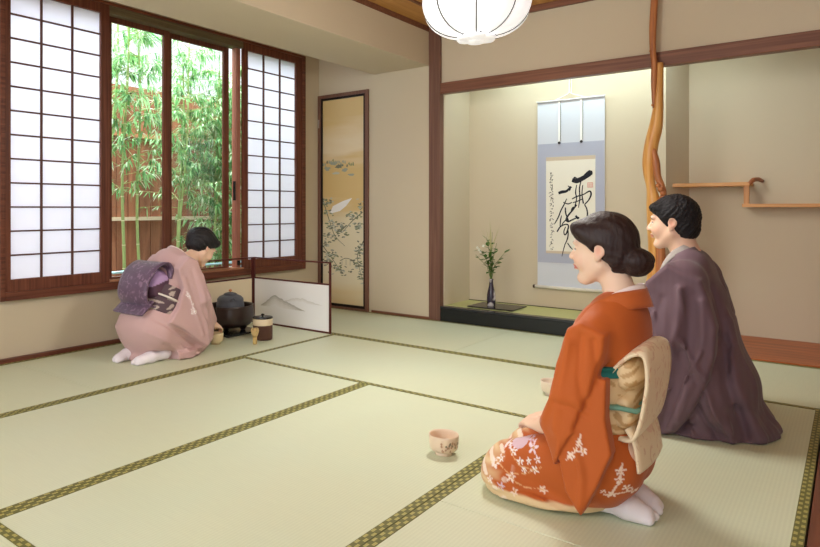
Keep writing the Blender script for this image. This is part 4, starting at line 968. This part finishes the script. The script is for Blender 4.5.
# =================================================================== MAN IN PURPLE
ma_=thing('person','man in a plain dusky purple kimono with short black hair, kneeling, seen from behind','person',(-.50,3.20,0),PI)
HM=((.122,0,.868),.03,1.0,0)
spM=dict(neck0=(.105,0,.81),neck1=(.065,0,.70),nr=.055,pelvis=(-.03,0,.22),chest=(.03,0,.55),sh=(.06,.18,.635),elL=(.11,.245,.40),elR=(.11,-.245,.40),wrL=(.24,.12,.27),wrR=(.24,-.12,.27),
  hL=((.9,-.4,-.15),(.1,.1,1)),hR=((.9,.4,-.15),(.1,-.1,1)),knee=(.36,.15,.09),ank=-.06,curl=.3,hs=1.0)
body_mesh('body',ma_,None,HM,(-.2,-.32,-.0),(.5,.32,1.0),True,(224,186,162),spM)
def hairM(P):
    p=hx(P,*HM); q=p.copy(); q[:,1]=np.abs(q[:,1])
    cap=uni([ell(p,(-.006,0,.040),(.096,.084,.086)),ell(p,(-.044,0,-.020),(.054,.066,.062))],.03)
    n_=.0016*np.sin(p[:,0]*90+p[:,1]*70)*np.sin(p[:,2]*80+p[:,1]*60)+.0020*np.sin(p[:,0]*230+p[:,2]*210)*np.sin(p[:,1]*200)
    cap=cap-n_-.004
    cut=smin(.80*p[:,0]-.60*p[:,2]-.026,p[:,0]+.034,.008)
    d=smax(cap,cut,.008); d=smax(d,-p[:,2]-.074,.012)
    d=smin(d,ell(q,(.052,.03,.066),(.044,.05,.028),-.2)-n_,.015)
    d=smin(d,ell(q,(.020,.070,.02),(.008,.006,.024)),.006)
    d=smax(d,-ell(q,(-.004,.092,-.002),(.022,.030,.027)),.006)
    return d
sculpt('hair',hairM,(-.03,-.13,.76),(.27,.13,1.01),.0034,hairm2,ma_,lambda V:np.tile(lc(24,22,26),(len(V),1)))
slM=[(.10,.70),(.18,.62),(.20,.45),(.215,.30),(.20,.12),(.165,.012),(.10,.006),(.06,.03),(.01,.11),(-.045,.24),(-.070,.35),(-.075,.46),(-.045,.57),(-.02,.64)]
def ycM(x,z): return .222+.035*np.clip((.62-z)/.5,0,1)
def kimM(P):
    Q=P.copy(); Q[:,1]=np.abs(P[:,1])
    torso=uni([cone(P,(-.005,0,.22),(.04,0,.52),.146,.128,1.42),cone(P,(.055,-.165,.630),(.055,.165,.630),.066,.066),cone(P,(.055,-.04,.69),(.055,.04,.69),.065,.065,1.1)],.08)
    seat=ell(P,(-.04,0,.17),(.16,.235,.15)); th=cone(Q,(.0,.11,.17),(.37,.13,.10),.125,.09); sk=ell(P,(.02,0,.0),(.285,.26,.085))
    tail=cone(Q,(-.06,.08,.10),(-.20,.06,.012),.10,.035,1.9)
    low=uni([seat,th,sk,tail],.06)
    d=smin(torso,low,.08)
    d=d-fold(Q,[(-.08,.10,.36),(-.13,.13,.16),(-.235,.16,.02)],.014,.015)-fold(Q,[(-.05,.19,.26),(-.09,.23,.10),(-.17,.25,.01)],.014,.014)-fold(Q,[(-.03,.22,.16),(.02,.26,.06),(.0,.27,.01)],.010,.012)-fold(Q,[(-.11,.02,.34),(-.17,.03,.14),(-.25,.05,.02)],.014,.022)+fold(Q,[(-.10,.06,.34),(-.17,.09,.14),(-.24,.10,.02)],.012,.016)
    d=d+fold(Q,[(-.09,.15,.26),(-.17,.19,.03)],.014,.012)+fold(Q,[(-.04,.10,.60),(-.09,.11,.42),(-.12,.08,.25)],.010,.018)-fold(P,[(-.055,0,.66),(-.10,0,.45),(-.14,0,.25)],.003,.006)
    d=d-wrinkle(P,.0030,30,[(.4,.8,.2),(1,-.5,.3)],3)*np.clip((.35-P[:,2])/.25,0,1)
    sl=slab(Q,slM,ycM,.044,.014)
    arm=uni([cone(Q,(.05,.18,.63),(.10,.25,.41),.075,.066),cone(Q,(.10,.25,.41),(.20,.17,.29),.064,.055)],.02)
    s2=smin(sl,arm,.04)
    s2=s2-fold(Q,[(.15,.3,.60),(.12,.31,.35),(.13,.31,.06)],.014,.018)-fold(Q,[(.05,.3,.62),(.0,.31,.42),(.03,.31,.18),(.08,.31,.04)],.014,.015)+fold(Q,[(.10,.3,.58),(.06,.31,.36),(.08,.31,.10)],.004,.014)-fold(Q,[(-.03,.3,.36),(.03,.31,.24),(.12,.31,.16)],.012,.010)-fold(Q,[(.0,.3,.46),(.05,.31,.30),(.07,.31,.20)],.010,.010)+fold(Q,[(.0,.31,.56),(-.01,.31,.36),(.02,.31,.24)],.005,.022)-fold(Q,[(.17,.31,.5),(.17,.31,.30),(.16,.31,.05)],.016,.026)
    s2=smin(s2,slab(Q,slM,ycM,.034,.012),.012)
    s2=smax(s2,-ell(Q,(.215,.15,.285),(.035,.05,.05)),.01)
    s2=s2-fold2(Q,[(.045,.60),(.05,.46),(.10,.20),(.14,.02)],.014,.018)+fold2(Q,[(.005,.58),(.01,.42),(.06,.20),(.10,.05)],.007,.018)-fold2(Q,[(-.03,.56),(-.035,.42),(.0,.24),(.05,.08)],.012,.016)-fold2(Q,[(.04,.40),(-.0,.32),(-.045,.255)],.012,.010)+fold2(Q,[(.06,.38),(.03,.29),(-.01,.24)],.005,.010)+fold2(Q,[(.11,.56),(.14,.40),(.17,.15)],.007,.018)
    d=d-fold2(Q,[(-.10,.46),(-.14,.25),(-.22,.03)],.014,.020)+fold2(Q,[(-.075,.40),(-.105,.22),(-.165,.02)],.016,.018)-fold2(Q,[(-.03,.25),(-.075,.12),(-.13,.01)],.014,.014)+fold2(Q,[(.0,.16),(-.04,.08),(-.08,.01)],.012,.012)-fold2(P,[(.07,.5),(.08,.25),(.10,.02)],.008,.02,(1,2))
    s2=smin(s2,smax(smin(slab(Q,slM,ycM,.034,.012),arm,.01),-ell(Q,(.215,.15,.285),(.037,.052,.052)),.008),.012)
    d=smin(d,s2,np.where(P[:,2]>.45,.045,.008+.037*np.clip((P[:,2]-.30)/.15,0,1)).astype(np.float32))
    hem=fold(Q,[(-.27,.04,.010),(-.20,.22,.010),(-.05,.26,.010),(.1,.27,.010)],.006,.008)
    return smax(d-hem,-(P[:,2]-.0015),.004)
def paintM(V):
    x,y,z=V.T; C0=np.tile(lc(106,84,94),(len(V),1)).astype(np.float32)
    return C0*(1+.03*np.sin(x*260+y*40))[:,None]*(1+.04*np.sin(x*9+z*7))[:,None]
sculpt('kimono',kimM,(-.34,-.38,-.004),(.50,.38,.79),.005,cloth,ma_,paintM)
purple=mat('purple_silk',(116,95,105),.6,.25,sheen=.25,bump=(500,.1)); greyc=mat('grey_collar',(168,160,156),.8,bump=(300,.15))
half=[(.175,.010,.50),(.168,.040,.57),(.150,.066,.65),(.115,.074,.715),(.075,.066,.748),(.048,.040,.762),(.036,0,.765)]
hv=[(0.01,.04,-.01),(0.012,.04,-.02),(.0,.04,-.03),(-.012,.03,-.042),(-.020,.022,-.048),(-.026,.012,-.050),(-.028,0,-.052)]
ribbon('collar',mirror_path(half),hv+[(a,-b,c_) for a,b,c_ in hv[:-1][::-1]],purple,ma_,.014)
half2=[(x+.012,y*.86,z+.018) for x,y,z in half]
ribbon('under_collar',mirror_path(half2),[(a*.6,b*.6,c_*.6) for a,b,c_ in hv]+[(a*.6,-b*.6,c_*.6) for a,b,c_ in hv[:-1][::-1]],greyc,ma_,.010)

# =================================================================== HOST IN PINK
hs=thing('person','tea host in a pale pink kimono with a purple obi, kneeling bowed over the brazier','person',(-3.41,2.45,0),PI/2)
HH=((.355,0,.672),.62,1.0,0)
spH=dict(neck0=(.305,0,.632),neck1=(.22,0,.585),nr=.045,pelvis=(-.09,0,.20),chest=(.10,0,.46),sh=(.165,.14,.545),elL=(.21,.19,.35),elR=(.21,-.19,.35),wrL=(.40,.07,.16),wrR=(.40,-.07,.155),
  hL=((.9,-.3,-.25),(.2,.5,1)),hR=((.85,.25,-.3),(.2,-.5,1)),knee=(.25,.11,.085),ank=-.10,curl=.45,hs=.9)
body_mesh('body',hs,None,HH,(-.25,-.28,-.0),(.58,.28,.84),False,(236,200,176),spH,h=.0048)
def hairH(P):
    p=hx(P,*HH); q=p.copy(); q[:,1]=np.abs(q[:,1])
    cap=uni([ell(p,(-.015,0,.040),(.108,.092,.092)),ell(p,(-.055,0,-.002),(.062,.074,.066))],.03)
    cut=smin(.70*p[:,0]-.71*p[:,2]-.012,p[:,0]+.028,.012)
    d=smax(cap,cut,.010); d=smax(d,-p[:,2]-.060,.012); d=smin(d,ell(q,(.044,.042,.062),(.045,.046,.03),-.4),.02)
    d=smin(d,ell(p,(-.105,0,.035),(.034,.050,.046)),.02)
    return (d-.0014*np.sin(np.arctan2(p[:,1],p[:,2]+.03)*26+p[:,0]*50))*HH[2]
sculpt('hair',hairH,(.2,-.13,.55),(.54,.13,.86),.0042,hairm,hs,lambda V:np.tile(lc(24,22,26),(len(V),1)))
slH=[(.10,.63),(.17,.60),(.210,.48),(.235,.33),(.325,.165),(.30,.09),(.21,.06),(.13,.12),(.02,.20),(-.07,.245),(.0,.33),(.05,.44),(.02,.56)]
def ycH(x,z): return .165+.045*np.clip((.55-z)/.35,0,1)-.09*np.clip((x-.22)/.14,0,1)*np.clip((.38-z)/.2,0,1)
def kimH(P):
    Q=P.copy(); Q[:,1]=np.abs(P[:,1])
    torso=uni([cone(P,(-.07,0,.22),(.085,0,.50),.140,.125,1.30),cone(P,(.12,-.12,.555),(.12,.12,.555),.075,.075),cone(P,(.085,0,.60),(.12,0,.61),.075,.068,1.1)],.07)
    seat=ell(P,(-.080,0,.190),(.155,.20,.138)); th=cone(Q,(-.04,.09,.16),(.24,.09,.085),.118,.082); sk=ell(P,(.05,0,.02),(.24,.215,.055))
    low=uni([seat,th,sk],.06); d=smin(torso,low,.07)
    d=d-fold(Q,[(-.13,.16,.26),(-.02,.20,.12),(.12,.2,.04)],.007,.014)-fold(Q,[(.26,.10,.05),(.10,.21,.035),(-.06,.21,.03)],.009,.012)-fold(Q,[(.28,.06,.02),(.16,.21,.012),(.02,.23,.010)],.010,.012)-fold(Q,[(-.16,.1,.25),(-.10,.19,.14),(-.02,.21,.08)],.006,.012)
    d=d-wrinkle(P,.0035,36,[(.6,.3,1),(1,.1,-.4)],5)*np.clip((.3-P[:,2])/.2,0,1)
    sl=slab(Q,slH,ycH,.030,.012)
    arm=uni([cone(Q,(.125,.14,.555),(.200,.195,.36),.068,.056),cone(Q,(.200,.195,.36),(.325,.125,.20),.052,.044)],.02)
    s2=smin(sl,arm,.03); s2=s2+fold(Q,[(.06,.25,.45),(.03,.25,.34),(-.06,.25,.26)],.006,.010)-fold(Q,[(.20,.2,.50),(.17,.25,.33),(.21,.25,.14)],.007,.016)+fold(Q,[(.24,.2,.42),(.22,.25,.30),(.25,.2,.12)],.006,.012)
    s2=s2+fold2(Q,[(.11,.55),(.16,.36),(.24,.17)],.008,.014)-fold2(Q,[(.06,.5),(.10,.34),(.17,.14)],.007,.014)+fold2(Q,[(.19,.46),(.20,.36),(.27,.20)],.006,.010)
    d=d+fold2(Q,[(-.14,.27),(.0,.17),(.16,.07)],.008,.012)-fold2(Q,[(-.19,.2),(-.07,.12),(.08,.06)],.009,.014)+fold2(Q,[(-.1,.12),(.05,.08),(.2,.03)],.007,.010)-fold2(Q,[(.0,.05),(.12,.04),(.25,.05)],.008,.010)
    s2=smax(s2,-ell(Q,(.385,.085,.165),(.05,.05,.04)),.01)
    d=smin(d,s2,.015)
    d=smax(d,-cone(P,(-.30,-.11,.03),(-.02,-.17,.02),.058,.045),.02)
    return smax(d,-(P[:,2]-.0015),.004)
def paintH(V):
    x,y,z=V.T; C0=np.tile(lc(200,166,166),(len(V),1)).astype(np.float32); m_=(y<-.05)
    for c_,R_ in zip([(.070,.40),(.082,.385),(.10,.305),(.115,.29),(.095,.285),(.105,.34)],[.014,.012,.017,.015,.012,.009]):
        C0=petals(C0,V,0,2,c_,R_,(246,244,244),(200,160,140),m_,c_[0]*60)
    C0=twig(C0,V,0,2,[(.065,.42),(.09,.36),(.105,.29)],.003,(228,214,216),m_)
    return C0*(1+.04*np.sin(x*11+z*9))[:,None]
sculpt('kimono',kimH,(-.28,-.31,-.004),(.46,.31,.74),.005,cloth,hs,paintH)
pink=mat('pink_silk',(202,168,168),.6,.25,sheen=.25,bump=(500,.1))
half=[(.235,.012,.42),(.245,.045,.47),(.230,.072,.545),(.195,.080,.60),(.155,.074,.645),(.120,.050,.675),(.105,0,.688)]
hv=[(.0,.035,-.01),(.004,.035,-.02),(-.0,.034,-.03),(-.012,.026,-.035),(-.022,.018,-.040),(-.028,.010,-.044),(-.03,0,-.046)]
ribbon('collar',mirror_path(half),hv+[(a,-b,c_) for a,b,c_ in hv[:-1][::-1]],pink,hs,.009)
ribbon('under_collar',mirror_path([(x+.007,y*.9,z+.006) for x,y,z in half]),[(a*.6,b*.6,c_*.6) for a,b,c_ in hv]+[(a*.6,-b*.6,c_*.6) for a,b,c_ in hv[:-1][::-1]],cream,hs,.004)
pur=obi_cloth('purple_brocade',(94,70,96),(134,106,132),26,.55); pur2=obi_cloth('violet_brocade',(70,52,70),(150,130,140),40,.55)
def obiH(P):
    a=A(-.05,0,.27);b=A(.055,0,.46); ax=(b-a)/np.linalg.norm(b-a); t=(P-a)@ax
    return smax(cone(P,(-.08,0,.215),(.085,0,.515),.150,.137,1.30),np.abs(t-.10)-.088,.008)
obh=sculpt('obi',obiH,(-.25,-.22,.18),(.28,.22,.58),.005,vcol('dark_brocade',.5,.4),hs,lambda V:mixc(np.tile(lc(84,64,74),(len(V),1)).astype(np.float32),lc(196,180,170),(np.sin(V[:,0]*70+3*np.sin(V[:,2]*50))*np.sin(V[:,2]*80)>.35)*.8))
sweep([(.0,.50),(.012,.560),(-.02,.598),(-.075,.588),(-.130,.545),(-.168,.48),(-.180,.41),(-.160,.36),(-.12,.340),(-.08,.345)],-.15,.15,.010,'obi_drum',pur,hs,bow=.02)
sweep([(-.13,.375),(-.170,.335),(-.215,.300)],-.15,.15,.010,'obi_tail',pur,hs,bow=.012)
def stuff_(P): return smax(ell(P,(-.065,0,.460),(.088,.17,.112),.6),np.abs(P[:,1])-.140,.01)
sculpt('obi_pillow',stuff_,(-.25,-.16,.34),(.02,.16,.60),.006,vcol('lilac_silk',.5),hs,lambda V:mixc(np.tile(lc(180,150,196),(len(V),1)).astype(np.float32),lc(92,66,84),(V[:,2]-V[:,0]*.3<.50).astype(np.float32)))
pts=[]
for k in range(49):
    a=2*PI*k/48; u_,v_=.150*math.cos(a),.150*1.30*math.sin(a); pts.append((.005+u_*.876,v_,.366-u_*.482*1.0))
MB().tube(pts,.006,8).build('obi_cord',mat('cream_cord',(230,220,210),.6),obh,smooth=True,local=True)
for sd,yy in ((1,.055),(-1,-.060)):
    sculpt('tabi_sock',lambda P,sd=sd,yy=yy:foot_sdf(P,sd,-.08 if sd>0 else -.02,-.270 if sd>0 else -.235,yy*1.2 if sd>0 else -.115),(-.30,yy-.15,0),(.06,yy+.09,.11),.0045,socks,hs,lambda V:np.tile(lc(238,232,240),(len(V),1)))

# ------------------------------------------------------------------ garden behind the window
struct(MB().box(-9,-4.15,-3,9,-.35,-.25).build('ground',M['ground']))
fe=thing('board_fence','tall brown vertical board fence behind the bamboo','fence',(-6.2,3.8,-.25))
f=MB(); y=-1.0
while y<7.5:
    f.box(-6.215,-6.195,y,y+.137,-.25,2.28); y+=.145
f.build('boards',M['fence'],fe)
f=MB(); f.box(-6.26,-6.215,-1,7.5,-.2,2.2); f.build('backing',mat('fence_gap',(70,40,30),.9),fe)
fr_=MB(); fr_.box(-6.19,-6.16,-1,7.5,.80,.84); fr_.build('rail',mat('weathered_rail',(206,186,160),.8),fe)
fr_=MB(); fr_.box(-6.19,-6.16,-1,7.5,1.72,1.77); fr_.build('rail',mat('brown_rail',(170,116,84),.8),fe)
rl=thing('pipe_railing','low pale metal pipe railing just outside the window','railing',(-4.36,3.1,-.25))
for z in (.365,.405,.445): MB().tube([(-4.36,1.6,z),(-4.36,4.7,z)],.010,8).build('pipe',M['steel'],rl,smooth=True)
for y in (1.7,3.05,4.6): MB().tube([(-4.38,y,-.25),(-4.38,y,.46)],.014,8).build('post',M['steel'],rl,smooth=True)
bam=[mat('bamboo_culm',(150,176,112),.4,var=(4,.12)),mat('bamboo_node',(206,206,164),.5)]
lfm=[]
for nm,c_ in (('leaf_a',(112,170,106)),('leaf_b',(160,204,144)),('leaf_c',(66,128,70)),('leaf_skylit',(214,232,204))):  # pale tones carry whitish sky light in the leaf colour
    m=mat(nm,c_,.5); b=m.node_tree.nodes['Principled BSDF']
    m.node_tree.nodes['Principled BSDF'].inputs['Transmission Weight'].default_value=0
    t=m.node_tree.nodes.new('ShaderNodeBsdfTranslucent'); t.inputs[0].default_value=s2l(c_); mx=m.node_tree.nodes.new('ShaderNodeMixShader'); mx.inputs[0].default_value=.4
    m.node_tree.links.new(b.outputs[0],mx.inputs[1]); m.node_tree.links.new(t.outputs[0],mx.inputs[2]); m.node_tree.links.new(mx.outputs[0],m.node_tree.nodes['Material Output'].inputs[0])
    lfm.append(m)
def bamboo(x,y,top,lx,ly,label,nb,rad=.024,seed=0,z0=.3,spread=.42,size=1.0,grp=None):
    R_=random.Random(seed); t=thing('bamboo_plant',label,'bamboo',(x,y,-.25),group=grp)
    P=lambda z:Vector((x+lx*((z+.25)/3),y+ly*((z+.25)/3)+.02*math.sin(z*3+seed),z))
    cu=MB(); z=-.25; rr_=[];pp=[];k=0
    while z<top:
        L=.20+.03*R_.random(); z2=min(z+L,top); ra=rad*(1-.55*(z+.25)/(top+.25))
        cu.tube([P(z),P(z+L*.5),P(z2-.006),P(z2)],[ra,ra*.96,ra*.97,ra*1.08],10); cu.tube([P(z2-.004),P(z2+.004)],ra*1.12,10,m=1); z=z2; k+=1
    cu.build('culm',bam,t,smooth=True)
    br_=MB(); lf=MB()
    for i in range(nb):
        zz=z0+(top-z0)*R_.random()**.9; p=P(zz); a=R_.uniform(0,2*PI); L=spread*R_.uniform(.5,1.2); up=R_.uniform(-.1,.9)
        e_=p+Vector((math.cos(a)*L,math.sin(a)*L,L*up*.6)); mid=p.lerp(e_,.5)+Vector((0,0,.05*L)); br_.tube([p,mid,e_],[.004,.0025,.001],5)
        for j in range(R_.randint(8,14)):
            s_=R_.uniform(.25,1.02); q=p.lerp(mid,s_*2) if s_<.5 else mid.lerp(e_,s_*2-1)
            for l_ in range(R_.randint(2,3)):
                d=Vector((math.cos(a)*.5+R_.uniform(-.9,.9),math.sin(a)*.5+R_.uniform(-.9,.9),R_.uniform(-.95,.25)))
                leafblade(lf,q,d,R_.uniform(.07,.14)*size,R_.uniform(.011,.018)*size,R_.choice([0,0,1,1,2,3]),curl=R_.uniform(.05,.35))
    br_.build('branches',mat('bamboo_twig',(150,160,96),.6) if seed==1 else bpy.data.materials.get('bamboo_twig') or bam[0],t)
    lf.build('foliage',lfm,t)
bamboo(-5.0,3.22,2.7,.0,.06,'thick straight bamboo stalk at the left side of the open window',30,.017,1,1.0,.35,1.1)
bamboo(-5.02,3.42,2.9,.0,-.02,'straight bamboo stalk just right of the thick leftmost stalk',26,.016,2,1.1,.35,1.1)
bamboo(-5.2,3.95,2.6,-.1,.28,'leaning bamboo stalk in front of the brown fence near the middle window bar',40,.015,3,.9,.4)
bamboo(-5.3,4.50,2.4,.05,.1,'dense leafy bamboo just right of the middle window bar',130,.018,4,.35,.42)
bamboo(-5.5,4.85,2.3,.0,.1,'dense leafy bamboo at the centre of the right window pane',130,.018,5,.3,.45)
bamboo(-5.2,4.95,2.1,.0,.0,'dense leafy bamboo beside the narrow dark sash at right',120,.018,6,.25,.42)
bamboo(-5.6,5.4,2.5,.0,-.1,'leafy bamboo at the far right end of the garden',80,.018,7,.3,.45)
bamboo(-5.32,3.2,3.1,.0,.2,'tall bamboo by the fence with drooping leaves at the top left of the window',26,.020,8,1.6,.6,1.5)
bamboo(-5.5,4.2,2.5,.0,.1,'slender bamboo close to the fence behind the leaning stalk',64,.016,9,.9,.45)

# ------------------------------------------------------------------ light
def area(name,loc,target,size,power,col=(1,1,1),sy=None):
    l=bpy.data.lights.new(name,'AREA'); l.energy=power; l.color=col; l.size=size
    if sy: l.shape='RECTANGLE'; l.size_y=sy
    o=bpy.data.objects.new(name,l); C.objects.link(o); o.location=loc
    o.rotation_euler=(Vector(target)-Vector(loc)).to_track_quat('-Z','Y').to_euler(); return o
wd=bpy.data.worlds.new('sky'); bpy.context.scene.world=wd; wd.use_nodes=True; bg=wd.node_tree.nodes['Background']
bg.inputs[0].default_value=(.90,.96,1,1); bg.inputs[1].default_value=1.35
area('daylight',(-5.6,3.3,4.8),(-4.4,3.2,.9),3.2,1300,(.93,.97,1))
area('overhead_fill',(-.2,.6,2.38),(-1.9,3.0,.3),1.6,14,(1,.97,.93))  # added overhead fill, no panel lamp hangs here
area('rear_fill',(-2.3,-1.2,1.9),(-2.0,4.7,.6),1.6,48,(1,.98,.97))  # unseen fill added behind the camera to brighten the back wall
area('alcove_light',(-1.5,4.92,2.25),(-1.5,5.02,0),1.6,12,(.76,.96,1),.12)
area('lamp_bulb',(LX,LY,LZ-.20),(LX,LY,0),.40,20,(1,.95,.88))
for n_,(a_,b_) in enumerate(((.32,0),(-.32,0),(0,.32),(0,-.32))): area('lamp_glow',(LX+a_,LY+b_,LZ),(LX+a_*9,LY+b_*9,LZ-.2),.22,3.2,(1,.95,.88))
vs_=bpy.context.scene.view_settings; vs_.view_transform='Standard'; vs_.look='None'; vs_.exposure=.16; vs_.gamma=1
cy=bpy.context.scene.cycles
cy.max_bounces=8; cy.diffuse_bounces=5; cy.transparent_max_bounces=12; cy.sample_clamp_indirect=6; cy.use_denoising=True
